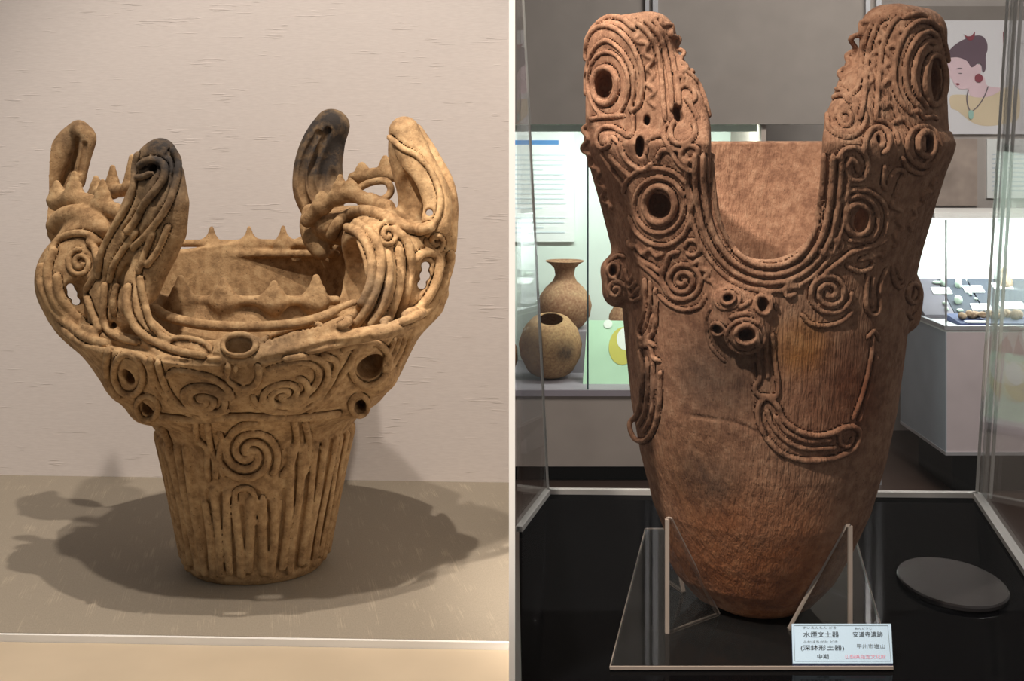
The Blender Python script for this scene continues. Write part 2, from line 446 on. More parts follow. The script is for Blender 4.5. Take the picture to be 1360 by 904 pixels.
        V = s.lo + s.vox * (cells + acc / m[:, None])
        quads, labs = [], []
        for ax in range(3):
            u, v = [(1, 2), (2, 0), (0, 1)][ax]
            a = [slice(None)] * 3; b = [slice(None)] * 3
            a[ax] = slice(0, -1); b[ax] = slice(1, None)
            e = np.argwhere(ins[tuple(a)] != ins[tuple(b)])
            e = e[(e[:, u] > 0) & (e[:, v] > 0) & (e[:, u] < n[u] - 1) & (e[:, v] < n[v] - 1)]
            A = e.copy(); B = e.copy(); B[:, ax] += 1
            ia = ins[A[:, 0], A[:, 1], A[:, 2]]
            I = np.where(ia[:, None], A, B)
            labs.append(s.lab[I[:, 0], I[:, 1], I[:, 2]])
            q = []
            for du, dv in ((-1, -1), (0, -1), (0, 0), (-1, 0)):
                c = e.copy(); c[:, u] += du; c[:, v] += dv; q.append(idx[c[:, 0], c[:, 1], c[:, 2]])
            q = np.stack(q, 1); q[~ia] = q[~ia][:, ::-1]; quads.append(q)
        quads = np.concatenate(quads); labs = np.concatenate(labs)
        Nn = s.normal(V, d)
        order = np.argsort(labs, kind='stable'); quads = quads[order]; labs = labs[order]
        cuts = np.flatnonzero(np.diff(labs)) + 1
        tot = 0; made = {}
        for q, lb in zip(np.split(quads, cuts), labs[np.r_[0, cuts]]):
            if len(q) < minfaces: continue
            u, inv = np.unique(q, return_inverse=True); inv = inv.reshape(-1)
            name, text = s.names[lb]
            me = bpy.data.meshes.new(name)
            me.vertices.add(len(u)); me.vertices.foreach_set('co', V[u].astype('f4').ravel())
            me.loops.add(len(q) * 4); me.loops.foreach_set('vertex_index', inv.astype('i4'))
            me.polygons.add(len(q)); me.polygons.foreach_set('loop_start', np.arange(0, len(q) * 4, 4, dtype='i4'))
            me.polygons.foreach_set('use_smooth', np.ones(len(q), bool))
            me.update(calc_edges=True)
            me.normals_split_custom_set_from_vertices(Nn[u].astype('f4'))
            o = bpy.data.objects.new(name, me); COL.objects.link(o); me.materials.append(mat); o.parent = parent; made[int(lb)] = o
            if text: o['label'] = text
            tot += len(q)
        for lb, o in made.items():
            h = s.host.get(lb, 0)
            if h and h in made and s.host.get(h, 0) == 0 and h != lb: o.parent = made[h]
        print('clay quads', tot, 'labels', len(s.names))

def catmull(P, closed=False, step=2.2):
    P = np.asarray(P, 'f8')
    if closed: Q = np.vstack([P[-1], P, P[0], P[1]])
    else: Q = np.vstack([2 * P[0] - P[1], P, 2 * P[-1] - P[-2]])
    out = []
    for i in range(1, len(Q) - 2):
        a, b, c, d = Q[i - 1], Q[i], Q[i + 1], Q[i + 2]
        m = max(2, int(np.linalg.norm(c - b) / step))
        t = np.linspace(0, 1, m, endpoint=False)[:, None]
        out.append(0.5 * (2 * b + (c - a) * t + (2 * a - 5 * b + 4 * c - d) * t ** 2 + (3 * b - a - 3 * c + d) * t ** 3))
    out.append(Q[-2][None]); return np.vstack(out)
def crop(ox, oy, s, pts): return [(ox + x / s, oy + y / s) for x, y in pts]
def spiral(cx, cy, r0, r1, a0, turns, asp=1.0, tilt=0.0, n=28):
    """pixel spiral; angles in degrees, clockwise on screen for turns > 0"""
    out = []; ct, st = math.cos(math.radians(tilt)), math.sin(math.radians(tilt))
    m = max(8, int(abs(turns) * n))
    for i in range(m + 1):
        t = i / m; r = r0 + (r1 - r0) * t; a = math.radians(a0) + 2 * math.pi * turns * t
        x, y = r * math.cos(a), r * math.sin(a) * asp
        out.append((cx + x * ct - y * st, cy + x * st + y * ct))
    return out
def ring(cx, cy, rx, ry, n=24, tilt=0):
    ct, st = math.cos(math.radians(tilt)), math.sin(math.radians(tilt)); o = []
    for i in range(n):
        a = 2 * math.pi * i / n; x, y = rx * math.cos(a), ry * math.sin(a)
        o.append((cx + x * ct - y * st, cy + x * st + y * ct))
    return o
def wavy(P, amp, wl, ph=0.0):
    Q = catmull(P, False, 1.5); d = np.r_[0, np.cumsum(np.linalg.norm(np.diff(Q, axis=0), axis=1))]
    T = np.gradient(Q, axis=0); T /= np.maximum(np.linalg.norm(T, axis=1, keepdims=True), 1e-9)
    Nn = np.stack([-T[:, 1], T[:, 0]], 1)
    return Q + Nn * (amp * np.sin(2 * math.pi * d / wl + ph))[:, None]

# ------------------------------------------------------------------ the setting
structure(link('floor', mesh('floor', *box(-3.0, 4.5, -1.5, 7.2, -0.05, 0.0)), M['brown_floor']))
structure(link('wall_back', mesh('wall_back', *box(-3.0, 4.5, 6.4, 6.5, 0.0, 3.0)), M['grey_wall']))
structure(link('ceiling', mesh('ceiling', *box(-3.0, 4.5, 2.2, 6.5, 3.0, 3.1)), M['ceiling']))
# left bay: papered backdrop wall behind the cloth-covered shelf
bl, br = gpt(6, 630.5), gpt(676, 640.5)
def along(a, b, x): t = (x - a[0]) / (b[0] - a[0]); return a[1] + (b[1] - a[1]) * t
XL, XR = -0.95, -0.0026
yb0, yb1 = along(bl, br, XL), along(bl, br, XR)
structure(link('wall_left', mesh('wall_left', *hexa([(XL, yb0, 0), (XR, yb1, 0), (XR, yb1 + 0.03, 0), (XL, yb0 + 0.03, 0)],
     [(XL, yb0, 2.3), (XR, yb1, 2.3), (XR, yb1 + 0.03, 2.3), (XL, yb0 + 0.03, 2.3)])), M['wallpaper']))
# thin white divider between the two displays
structure(link('wall_divider', mesh('wall_divider', *box(-0.0025, 0.0025, 1.05, yb1 + 0.03, 0.0, 1.46)), M['white']))

fl, fr_ = gpt(6, 839.5), gpt(676, 850.5)
yf0, yf1 = along(fl, fr_, XL), along(fl, fr_, XR)
shelf = empty('display_shelf', (-0.45, 1.45, 0.0))
tag(shelf, 'low display shelf covered in streaked taupe cloth with a cream front ledge', 'shelf')
def slab(name, ya0, ya1, yc0, yc1, z0, z1, mat, par):
    return link(name, mesh(name, *hexa([(XL, ya0, z0), (XR, ya1, z0), (XR, yc1, z0), (XL, yc0, z0)], [(XL, ya0, z1), (XR, ya1, z1), (XR, yc1, z1), (XL, yc0, z1)])), mat, par)
slab('cloth_panel', yf0, yf1, yb0 + 0.004, yb1 + 0.004, SH - 0.02, SH, M['cloth'], shelf)
slab('trim_strip', yf0 - 0.004, yf1 - 0.004, yf0, yf1, SH - 0.02, SH - 0.0005, M['white'], shelf)
slab('front_ledge', yf0 - 0.30, yf1 - 0.30, yf0 - 0.0045, yf1 - 0.0045, SH - 0.03, SH - 0.007, M['cream'], shelf)
slab('cabinet_body', yf0 - 0.28, yf1 - 0.28, yb0, yb1, 0.0, SH - 0.03, M['cream'], shelf)

# ------------------------------------------------------------------ left: crown-rimmed pot
LD = ground(748); LX = (340 - PX) / F * LD
VOXL = 0.0015
A = Clay(LD, LX, (-0.250, -0.245, -0.004), (0.235, 0.235, 0.515), VOXL)
A.lathe([(0, 0), (0.071, 0), (0.075, 0.006), (0.083, 0.05), (0.095, 0.11), (0.104, 0.15), (0.113, 0.163), (0.136, 0.178), (0.158, 0.200), (0.176, 0.226), (0.194, 0.250), (0.205, 0.264),
         (0.204, 0.270), (0.195, 0.270), (0.180, 0.254), (0.165, 0.252), (0.150, 0.262), (0.136, 0.282), (0.126, 0.298), (0.118, 0.298), (0.112, 0.26), (0.095, 0.16), (0.062, 0.02), (0, 0.02)], 0,
        tilt=(0.185, -0.125, 0.17, 0.27))
def AP(*t): return np.array([A.p(*q) for q in t])
def AR(r, d=0.0): return np.array(r, 'f8') * (LD + d) / F
def sub(ox, oy, pts, s=4.52): return crop(ox, oy, s, pts)
L1 = lambda *p: sub(40, 140, p); L2 = lambda *p: sub(340, 130, p); L3 = lambda *p: sub(40, 280, p); L4 = lambda *p: sub(340, 280, p)
L5 = lambda *p: sub(120, 420, p, 6.025); L6 = lambda *p: sub(310, 420, p, 5.913); L7 = lambda *p: sub(200, 540, p, 3.614)
def deep(pts, d0, d1=None):
    """pixels given a depth running from d0 to d1"""
    pts = catmull(pts, False, 4.0); d = np.linspace(d0, d0 if d1 is None else d1, len(pts)); return np.array([A.p(x, y, q) for (x, y), q in zip(pts, d)])
def strap(pts, rpx, d0, d1, lab, k=0.004, flat=None):
    Q = deep(pts, d0, d1); R = np.interp(np.linspace(0, 1, len(Q)), np.linspace(0, 1, len(rpx)), rpx) if hasattr(rpx, '__len__') else np.full(len(Q), rpx)
    A.chain(Q, R * (LD + Q[:, 1]) / F, lab, k, flat=flat)

A.cf, A.tr = 0.98, 1.46
# --- rolled handle lobes
lobeL = A.label('handle_lobe'); lobeR = A.label('handle_lobe'); lobeB = A.label('handle_lobe'); lobeC = A.label('handle_lobe')
A.ell(A.p(122, 372, -0.06), AR((70, 58, 70)), lobeL, 0.02)
A.ell(A.p(160, 400, -0.115), AR((40, 40, 58)), lobeL, 0.02)
A.ell(A.p(530, 365, -0.04), AR((66, 66, 66)), lobeR, 0.02)
A.ell(A.p(490, 375, -0.105), AR((34, 36, 64)), lobeR, 0.02)
A.ell(A.p(512, 320, -0.045), AR((56, 62, 40)), lobeR, 0.02)
A.ell(A.p(470, 300, 0.04), AR((58, 50, 28)), lobeR, 0.02)
A.ell(A.p(140, 305, -0.05), AR((46, 50, 28)), lobeL, 0.02)
A.ell(A.p(450, 330, 0.13), AR((52, 46, 45)), lobeB, 0.02)
A.ell(A.p(112, 335, 0.09), AR((48, 46, 50)), lobeC, 0.02)
# --- prongs
prFL = A.label('prong', 'soot-darkened prong with a curled tip'); prBL = A.label('prong'); prFR = A.label('prong'); prBR = A.label('prong', 'blackened prong with upright grooves')
A.chain(AP((213, 206, -0.150), (219, 235, -0.155), (221, 270, -0.158), (218, 305, -0.155), (205, 345, -0.152), (196, 385, -0.152)), AR([23, 27, 31, 31, 25, 17], -0.155), prFL, 0.010, flat=((0.2, 1, 0), 1.35))
A.chain(AP((212, 330, -0.152), (184, 372, -0.155), (178, 408, -0.165), (196, 440, -0.175)), AR([20, 19, 18, 13], -0.16), prFL, 0.010, flat=((0.2, 1, 0), 1.3))
A.chain(AP((199, 212, -0.145), (192, 250, -0.145), (178, 295, -0.14), (160, 340, -0.13)), AR([17, 19, 25, 30], -0.145), prFL, 0.010)
strap(L1((290, 145), (225, 210), (170, 310), (125, 430), (105, 540), (110, 640), (160, 740)), [13, 15, 15, 14, 13, 14, 16], 0.085, 0.07, prBL, 0.006)
strap(L1((300, 145), (345, 190), (335, 270), (310, 370), (290, 460)), [12, 11, 9, 9, 9], 0.075, 0.07, prBL, 0.006)
strap(L1((300, 200), (285, 290), (265, 400), (230, 520), (210, 620)), [10, 12, 13, 14, 16], 0.10, 0.095, prBL, 0.006)
strap(L2((890, 205), (930, 300), (980, 400), (1050, 520), (1090, 640), (1080, 760)), [21, 22, 22, 20, 19, 20], -0.055, -0.075, prFR, 0.008)
strap(L2((870, 210), (890, 330), (930, 460), (950, 600), (920, 720)), [16, 22, 24, 22, 18], -0.035, -0.02, prFR, 0.008)
strap(L2((960, 200), (1060, 360), (1140, 500), (1170, 640), (1165, 780), (1150, 900)), [10, 11, 10, 10, 10, 12], -0.03, -0.05, prFR, 0.008)
strap(L2((450, 165), (400, 230), (340, 340), (310, 450), (310, 560), (360, 680)), [22, 22, 20, 19, 19, 19], 0.16, 0.15, prBR, 0.008)
strap(L2((480, 170), (470, 280), (460, 400), (460, 520), (450, 620)), [17, 14, 13, 14, 18], 0.165, 0.155, prBR, 0.008)
# --- band round the rim, front
band = A.label('rim_band')
ang = lambda x: -math.sqrt(max(0.198 ** 2 - ((x - 335) * 0.00071) ** 2, 0.0))
B = np.array([A.p(x, y, ang(x)) for x, y in catmull([(128, 432), (150, 448), (186, 458), (225, 468), (270, 474), (318, 476), (370, 470), (420, 458), (470, 447), (520, 437), (548, 425)], False, 5)])
A.chain(B, AR(10.5, -0.17), band, 0.006)
B2 = np.array([A.p(x, y, ang(x) + 0.006) for x, y in catmull([(205, 436), (222, 450), (250, 457), (285, 461), (318, 458), (352, 460), (390, 449), (425, 440), (455, 428)], False, 5)])
A.chain(B2, AR(8.5, -0.17), band, 0.006)
# see-through gaps and hollows
A.ell(A.p(462, 372, -0.10), AR((33, 60, 54)), 0, 0.006, cut=True)
for hx, hy, hr in ((93, 381, 4.5), (96, 390, 6), (101, 400, 5)): A.chain(AP((hx, hy, -0.2), (hx, hy, 0.2)), AR([hr, hr]), 0, 0.004, cut=True)
A.ell(A.p(97, 398, -0.125), AR((20, 36, 31)), 0, 0.006, cut=True)
for hx, hy, hr in ((565, 353, 5.5), (564, 366, 7), (560, 378, 6)): A.chain(AP((hx, hy, -0.22), (hx, hy, 0.2)), AR([hr, hr]), 0, 0.004, cut=True)
A.ell(A.p(556, 372, -0.105), AR((17, 36, 34)), 0, 0.006, cut=True)
A.chain(AP((570, 278, -0.2), (571, 288, 0.12)), AR([4.5, 4.5]), 0, 0.003, cut=True)
A.ell(A.p(543, 262, -0.055), AR((18, 26, 36)), 0, 0.008, cut=True)
A.ell(A.p(440, 236, 0.130), AR((11, 26, 20)), 0, 0.005, cut=True)
# --- bosses with holes under the band, left and right
def boss(px_, py_, d, r, nm='pierced_boss'):
    lb = A.label(nm); A.ell(A.p(px_, py_, d), AR(r, d), lb, 0.012)
    return lb
boss(172, 497, -0.10, (32, 42, 36)); boss(196, 538, -0.085, (22, 30, 22))
boss(495, 490, -0.085, (36, 42, 36)); boss(470, 535, -0.075, (22, 30, 18))
boss(318, 462, -0.192, (27, 18, 19), 'rim_boss')
A.freeze()

# --- toothed crests
def teeth(tips, base, d0, d1, w=7, tipr=4.2, nm='toothed_crest'):
    """ribbon with sharp teeth: tips / base are pixels"""
    lb = A.label(nm); strap([(x, y + 3) for x, y in base], w * 1.0, d0, d1, lb, 0.004, flat=((0.25, 1, 0), 1.3))
    b = catmull(base, False, 1.5); n = len(b)
    for i, t in enumerate(tips):
        j = int(np.argmin(np.abs(b[:, 0] - t[0]) + 0.25 * np.abs(b[:, 1] - t[1]))); d = d0 + (d1 - d0) * j / n
        a = A.p(b[j, 0], b[j, 1], d); e = A.p(t[0], t[1] + tipr * 0.5, d)
        A.chain([a + (e - a) * u for u in (0, 0.35, 0.7, 1)], AR([w * 1.5, w * 1.1, tipr * 1.25, tipr * 0.8], d), lb, 0.004, flat=((0.25, 1, 0), 1.6))
    return lb
fd = lambda x: -math.sqrt(max(0.128 ** 2 - ((x - 330) * 0.00073) ** 2, 0.0))
def rim_teeth(tips, valley, lx, rx, front=True):
    lb = A.label('scalloped_rim')
    sgn = 1 if front else -1
    dd = lambda x: sgn * fd(x) if front else math.sqrt(max(0.122 ** 2 - ((x - 335) * 0.00088) ** 2, 0))
    Q = np.array([A.p(x, valley, dd(x)) for x in np.linspace(lx, rx, 40)])
    A.chain(Q, AR(6.5 if front else 5.0, Q[0][1]), lb, 0.004)
    for x, y in tips:
        d = dd(x) - 0.004; a = A.p(x, valley + 2, d); e = A.p(x, y + 5, d)
        w = (17, 13, 8.0, 5.2) if front else (11, 7, 4.5, 3)
        A.chain([a + (e - a) * u for u in (0, 0.4, 0.75, 1)], AR(w, d), lb, 0.010, flat=((0, 1, 0), 1.5))
rim_teeth([(240, 365), (297, 368), (364, 372), (420, 364)], 399, 203, 446)
rim_teeth([(281, 298), (331, 298), (376, 297)], 323, 236, 440, False)
lip = A.label('inner_lip')
A.chain([A.p(x, 337, math.sqrt(max(0.116 ** 2 - ((x - 338) * 0.00088) ** 2, 0)) - 0.004) for x in np.linspace(232, 446, 40)], AR(5.5, 0.1), lip, 0.004)
ledge = A.label('ledge_ridge')
LG = [A.p(x, y, -math.sqrt(max(0.160 ** 2 - ((x - 330) * 0.00074) ** 2, 0))) for x, y in catmull([(206, 410), (225, 421), (270, 431), (330, 434), (390, 430), (430, 420), (452, 408)], False, 5)]
LG += [LG[-1] + np.array((0.012, 0.008, 0.004)), LG[-1] + np.array((0.026, 0.018, 0.002))]
A.chain(LG, AR(np.r_[np.full(len(LG) - 6, 7.0), 6.6, 6.2, 5.6, 5.0, 4.4, 3.6], -0.14), ledge, 0.010)
# crest between the left prongs, crest between the right prongs
teeth(L1((160, 455), (265, 400), (435, 450)), L1((165, 560), (250, 540), (330, 560), (430, 590), (540, 630)), -0.03, -0.09, 11, 6.5)
teeth(L1((395, 425), (495, 362), (610, 300)), L1((400, 520), (500, 500), (590, 490), (640, 470)), 0.04, -0.06, 9, 5.5)
strap(L1((150, 720), (200, 670), (290, 650), (370, 690), (440, 740)), [12, 13, 13, 11, 10], -0.05, -0.09, A.label('rolled_ridge'), 0.006)
teeth(L2((395, 560), (505, 462), (565, 485)), L2((310, 720), (380, 650), (470, 590), (560, 560), (640, 590), (700, 620), (790, 640)), 0.02, -0.03, 10, 5.5)
teeth(L2((635, 390), (775, 350)), L2((590, 470), (680, 450), (770, 440), (830, 450)), 0.03, 0.0, 9, 6)
strap(L2((590, 560), (680, 510), (780, 500), (810, 560), (760, 610), (690, 590)), 5, 0.0, -0.02, A.label('clay_coil'), 0.004)

strap(L2((330, 690), (320, 770), (345, 860), (390, 920)), [12, 13, 13, 12], 0.05, 0.03, A.label('toothed_crest'), 0.006)
# --- coils and incised lines, traced on the clay
c = A.coil
# left prong, front
c(L1((655, 370), (700, 335), (760, 330), (805, 365), (805, 430), (770, 490), (700, 580), (640, 680), (580, 760)), 5.5)
c(L1((640, 430), (690, 425), (730, 400), (745, 370)), 4.5)
c(L1((850, 265), (885, 340), (875, 450), (835, 580), (770, 690), (690, 790), (620, 860)), 5)
c(L1((650, 290), (632, 370), (628, 440), (610, 540), (565, 640), (500, 745)), 4.5)
A.groove(L1((825, 440), (790, 520), (740, 600)), 4); A.groove(L1((815, 300), (850, 270)), 3)
A.groove(L1((700, 740), (650, 800), (600, 830)), 3.5); 
for q in (((560, 10), (490, 130), (430, 260), (410, 400)), ((640, 120), (560, 230), (500, 330), (480, 420)), ((740, 130), (690, 260), (650, 370)), ((830, 90), (770, 230), (700, 330))): c(L3(*q), 4.6)
# left lobe
c(spiral(106.4, 349.7, 3, 18, 20, 1.7, 1.05), 3.5, 'spiral_coil')
for q in (((75, 330), (70, 420), (105, 520), (170, 620), (250, 700), (350, 770), (460, 805)), ((150, 240), (115, 330), (115, 420), (150, 520), (215, 615), (300, 700), (400, 770)),
          ((165, 390), (180, 490), (240, 590), (320, 680), (405, 735))): c(L3(*q), 6.2, 'strap_coil', trench=1.3)
c(L3((350, 180), (400, 250), (410, 330), (375, 420), (345, 480), (360, 560), (390, 640), (420, 720)), 5)
c(L3((130, 240), (170, 180), (250, 140), (340, 140), (420, 190)), 5)
c(L3((450, 440), (445, 540), (440, 640), (470, 720), (560, 770), (650, 790)), 5)
c(L3((520, 440), (500, 540), (505, 620)), 4.5); c(L3((590, 450), (585, 560), (610, 650), (680, 740), (800, 810), (920, 850), (1050, 870)), 5.5)
c(L3((660, 400), (668, 480), (690, 580), (720, 670), (780, 740), (840, 780)), 5.0)
A.groove(L3((590, 330), (560, 380), (535, 430)), 3.2); 
for q in (((130, 630), (190, 720), (290, 810), (400, 880)), ((180, 650), (260, 750), (350, 830))): strap(L3(*q), 7, -0.03, -0.09, A.label('strap_coil'), 0.004)
# hatched leaves on the rim band
for pts, a, b in ((L3((800, 790), (880, 765), (970, 770), (1060, 800), (1085, 840)), (820, 800), (1050, 835)), (L6((215, 200), (300, 150), (420, 110), (560, 75), (690, 70)), None, None)):
    c(pts, 3.6, 'leaf_edge')
for t in np.linspace(0, 1, 11):
    x, y = 222 + 52 * t, 455 + 7 * t * t + 1 * t; A.groove([(x - 2, y - 3), (x + 2, y + 3)], 1.4)
    x, y = 357 + 62 * t, 454 - 19 * t; A.groove([(x - 2, y - 3), (x + 1, y + 4)], 1.4)
A.groove([(222, 461), (245, 465), (272, 470), (290, 472)], 2.2); A.groove([(150, 458), (188, 462), (212, 474), (250, 481), (290, 482)], 3.0)
A.groove(L6((230, 345), (400, 310), (560, 268), (750, 215), (900, 205), (1080, 175)), 3.2)
# bowl: pierced rim boss with tongue, spirals
c(ring(318, 458, 21, 13), 4.5, 'boss_ring', closed=True)
c([(303, 484), (303, 500), (312, 512), (324, 516), (338, 511), (344, 498), (342, 484)], 4.5, 'tongue_coil')
c([(313, 486), (314, 502)], 3.2); c([(327, 486), (329, 504)], 3.2)
c(spiral(269.5, 530, 3, 36, 160, 1.5, 0.58, 10), 4.4, 'spiral_coil'); c(spiral(269.5, 530, 3, 36, 340, 1.3, 0.58, 10), 4.4, 'spiral_coil')
c(L5((540, 360), (570, 470), (620, 590), (700, 690), (800, 745), (950, 765), (1100, 750)), 4.5)
c(L5((620, 480), (680, 430), (800, 440), (960, 480), (1080, 560), (1140, 650)), 4.5)
c(L5((480, 330), (500, 440), (560, 570), (640, 680), (740, 750), (900, 800), (1100, 790)), 4)
c(spiral(377.6, 523, 3, 38, 200, -1.4, 0.62, -12), 4.4, 'spiral_coil'); c(spiral(377.6, 523, 3, 36, 20, -1.2, 0.62, -12), 4.4, 'spiral_coil')
c(L6((270, 410), (380, 370), (520, 350), (640, 390), (670, 470), (610, 570), (480, 650), (330, 690), (220, 650)), 4.5)
c(L6((400, 330), (560, 310), (700, 350), (740, 440), (690, 560), (580, 660), (430, 730)), 4.5)
c(L6((700, 300), (800, 350), (790, 450), (720, 570), (620, 680), (500, 740)), 4.5)
c(L6((930, 330), (860, 440), (780, 560), (680, 670), (590, 740)), 4.5)
c(L6((150, 620), (190, 690), (280, 740), (420, 745), (540, 735)), 4.0)
c(L5((150, 260), (130, 400), (160, 540), (230, 640)), 5); c(L5((300, 300), (420, 330), (480, 420), (500, 540), (560, 640)), 4.5); c(L6((860, 260), (960, 230), (1080, 250)), 4.5); c([(215, 552), (260, 556), (320, 552), (400, 553), (450, 548)], 5.5, 'neck_band')
c(ring(171, 497, 19, 27, tilt=-8), 4.5, 'boss_ring', closed=True); c(ring(196, 541, 14, 16), 4, 'boss_ring', closed=True)
c(ring(491, 483, 25, 29, tilt=20), 4.5, 'boss_ring', closed=True); c(ring(477, 537, 11, 14), 4, 'boss_ring', closed=True)
for i in range(4):
    c([(545 - 7 * i, 446 + i), (538 - 8 * i, 466 + 2 * i), (527 - 9 * i, 488 + 2 * i)], 3.5)
# right lobe
c(spiral(514.8, 312, 2.5, 17, 30, 1.7), 3.4, 'spiral_coil'); c(spiral(579, 321, 2, 14, 10, 1.5, 1.15), 3.3, 'spiral_coil')
for q in (((545, 100), (610, 130), (665, 200), (692, 290), (692, 400), (665, 500), (625, 590), (565, 655), (500, 690)),
          ((600, 70), (690, 140), (740, 240), (745, 350), (720, 470), (665, 590), (600, 690)), ((780, 250), (795, 350), (780, 470), (740, 590), (690, 680)),
          ((850, 230), (860, 340), (850, 460), (810, 590), (770, 680)), ((820, 110), (900, 180), (925, 290), (915, 400), (890, 520), (850, 640)),
          ((950, 290), (1000, 255), (1060, 255), (1095, 310), (1085, 400), (1040, 500), (975, 580), (890, 640)),
          ((870, 670), (950, 640), (1030, 590), (1090, 500), (1140, 380), (1170, 250))): c(L4(*q), 6.2, 'strap_coil', trench=1.3)
c(L4((440, 260), (455, 150), (520, 55), (640, 10), (760, 35), (860, 85), (960, 115), (1060, 90)), 8.0, 'strap_coil', trench=1.25)
strap(L4((1120, 500), (1080, 580), (1000, 670), (930, 730)), 8, -0.04, -0.09, A.label('strap_coil'), 0.004)
c(L2((800, 230), (880, 300), (970, 350), (1050, 440), (1095, 550), (1105, 650), (1075, 740), (1005, 790)), 4.2, 'strap_coil')
# slotted inner faces of the rear prongs
for q in (((372, 212), (305, 330), (272, 450), (278, 560), (315, 645)), ((430, 195), (382, 310), (342, 420), (332, 500), (358, 590))): A.groove(L2(*q), 5.0, -0.25)
for q in (((288, 195), (272, 290), (258, 390)), ((328, 230), (315, 320), (298, 400))): A.groove(L1(*q), 3.2, -0.3)
# neck: spiral, forked coils, upright ribs all round
for a0 in (-60, 60, 180): c(spiral(331.4, 601, 4, 41, a0, 0.95), 4.8, 'spiral_coil')
c(L7((690, 60), (700, 150), (680, 250), (630, 330)), 4.5); c(L7((740, 70), (760, 180), (740, 300), (700, 370)), 4.5)
c(L7((215, 60), (225, 150), (270, 200), (275, 300), (280, 350)), 4.2); c(L7((270, 80), (290, 190), (310, 260), (315, 340)), 4.2)
c(L7((405, 460), (410, 405), (460, 390), (500, 420), (515, 490), (480, 530), (520, 550), (550, 540), (535, 430)), 4.0)
c(L7((60, 100), (90, 170), (95, 250)), 5); c(L7((330, 120), (345, 160), (330, 240), (350, 330)), 4.0)
A.flush()
for q in ((174, 497, 9, 13, 0.04), (196, 541, 10, 11, 0.035), (490, 481, 18, 21, 0.035), (479, 537, 7, 9, 0.03), (203.7, 223, 5.5, 4.5, 0.02), (150.6, 431.5, 4, 4, 0.012)): A.drill(*q)
d_ = A.hit([(317, 458)])[0]
for x in (309, 314, 320, 325): A.chain([A.p(x, 457, d_ - 0.006), A.p(x, 459, d_ + 0.003), A.p(x, 459, d_ + 0.003) + np.array((0, 0.018, -0.05))], [0.0064, 0.0064, 0.0058], 0, 0.002, cut=True)
NR = 46
zt = (0, 0.006, 0.05, 0.11, 0.15); rt = (0.071, 0.075, 0.083, 0.095, 0.104)
for cutting in (False, True):
    random.seed(4)
    for i in range(NR):
        a = 2 * math.pi * (i + random.uniform(-0.16, 0.16)) / NR + (math.pi / NR if cutting else 0)
        ux, uy = math.sin(a), -math.cos(a)
        front = uy < 0 and abs(ux - 0.0) < 0.52            # front ribs stop below the spiral
        z1 = (0.098 + random.uniform(-0.012, 0.006)) if front else 0.146
        z0 = 0.010 + random.uniform(0, 0.010); ph = random.uniform(0, 6)
        z = np.linspace(z0, z1, 9); r = np.interp(z, zt, rt) + (-0.0008 if cutting else 0.0); t = a + 0.020 * np.sin(ph + z * 40)
        Q = np.stack([r * np.sin(t), -r * np.cos(t), z], 1)
        if cutting: A.chain(Q, 0.0024 + random.uniform(-0.0006, 0.0004), 0, 0.0012, cut=True)
        else: A.chain(Q, 0.0050, A.label('rib'), 0.0015)
POT_L = empty('crown_rimmed_pot', (LX, LD, SH))
tag(POT_L, 'tan earthenware pot with crown of curling prongs, standing on the cloth shelf', 'pot')
W = lambda x, y, d: tuple(A.p(x, y, d) + A.org)
clayL = clay('tan_clay', (172, 139, 100), (116, 88, 60), (202, 172, 130), (62, 57, 54),
   [(W(218, 205, -0.16), 0.07, 1.1), (W(212, 255, -0.16), 0.055, 0.7), (W(428, 185, 0.14), 0.10, 1.2), (W(500, 395, -0.15), 0.05, 0.7), (W(535, 175, -0.05), 0.04, 0.5),
    (W(360, 452, -0.19), 0.05, 0.4), (W(290, 505, -0.17), 0.045, 0.35), (W(105, 185, 0.08), 0.05, 0.45)])          # soot and fire-clouds on lit faces only
A.build(POT_L, clayL)

# ------------------------------------------------------------------ right: tall pot with two pierced towers
RD = 1.27; RX = (1008 - PX) / F * RD; LEAN = 0.014
VOXR = 0.0015
Bq = Clay(RD, RX, (-0.205, -0.215, -0.004), (0.215, 0.200, 0.600), VOXR)
outer = [(0.040, 0.000), (0.053, 0.007), (0.073, 0.030), (0.089, 0.060), (0.106, 0.100), (0.1195, 0.150), (0.129, 0.200), (0.135, 0.250), (0.140, 0.300), (0.148, 0.350), (0.161, 0.400), (0.173, 0.440), (0.177, 0.456)]
Bq.lathe([(0, 0)] + outer + [(0.171, 0.461), (0.163, 0.458)] + [(max(r - 0.014, 0.02), max(z, 0.016)) for r, z in outer[::-1] if z > 0.001] + [(0, 0.016)], 0, LEAN)
uu = np.array((-RX, -RD)); uu /= np.linalg.norm(uu); ee = np.array((-uu[1], uu[0]))     # towards the viewer's side, and across
def turn(deg):                                             # uu turned about z, positive = towards +ee
    a = math.radians(deg); return uu * math.cos(a) + ee * math.sin(a)
def tower(e, f, degA, hA, hB, ztop, lab):
    """box tower: ring face normal at degA from the front, band face at right angles to it"""
    nB = turn(degA); nA = turn(degA - 90 if degA > 0 else degA + 90)
    c = ee * e + uu * f
    Bq.rbox((c[0] + LEAN * 0.45, c[1], ztop - 0.13), (hA, hB, 0.13), 0.024, math.atan2(nA[1], nA[0]), lab, 0.022, slant=(c / np.linalg.norm(c) * 0.32, 0.47))
tL = Bq.label('tower', 'pale pierced tower with ring face'); tR = Bq.label('tower', 'pierced tower with shaded ring face')
tower(-0.1270, 0.074, -47, 0.053, 0.026, 0.580, tL)
tower(0.1245, 0.070, 57, 0.047, 0.029, 0.583, tR)
BP = lambda *t: np.array([Bq.p(*q) for q in t])
BR = lambda r, d=0.0: np.array(r, 'f8') * (RD + d) / F
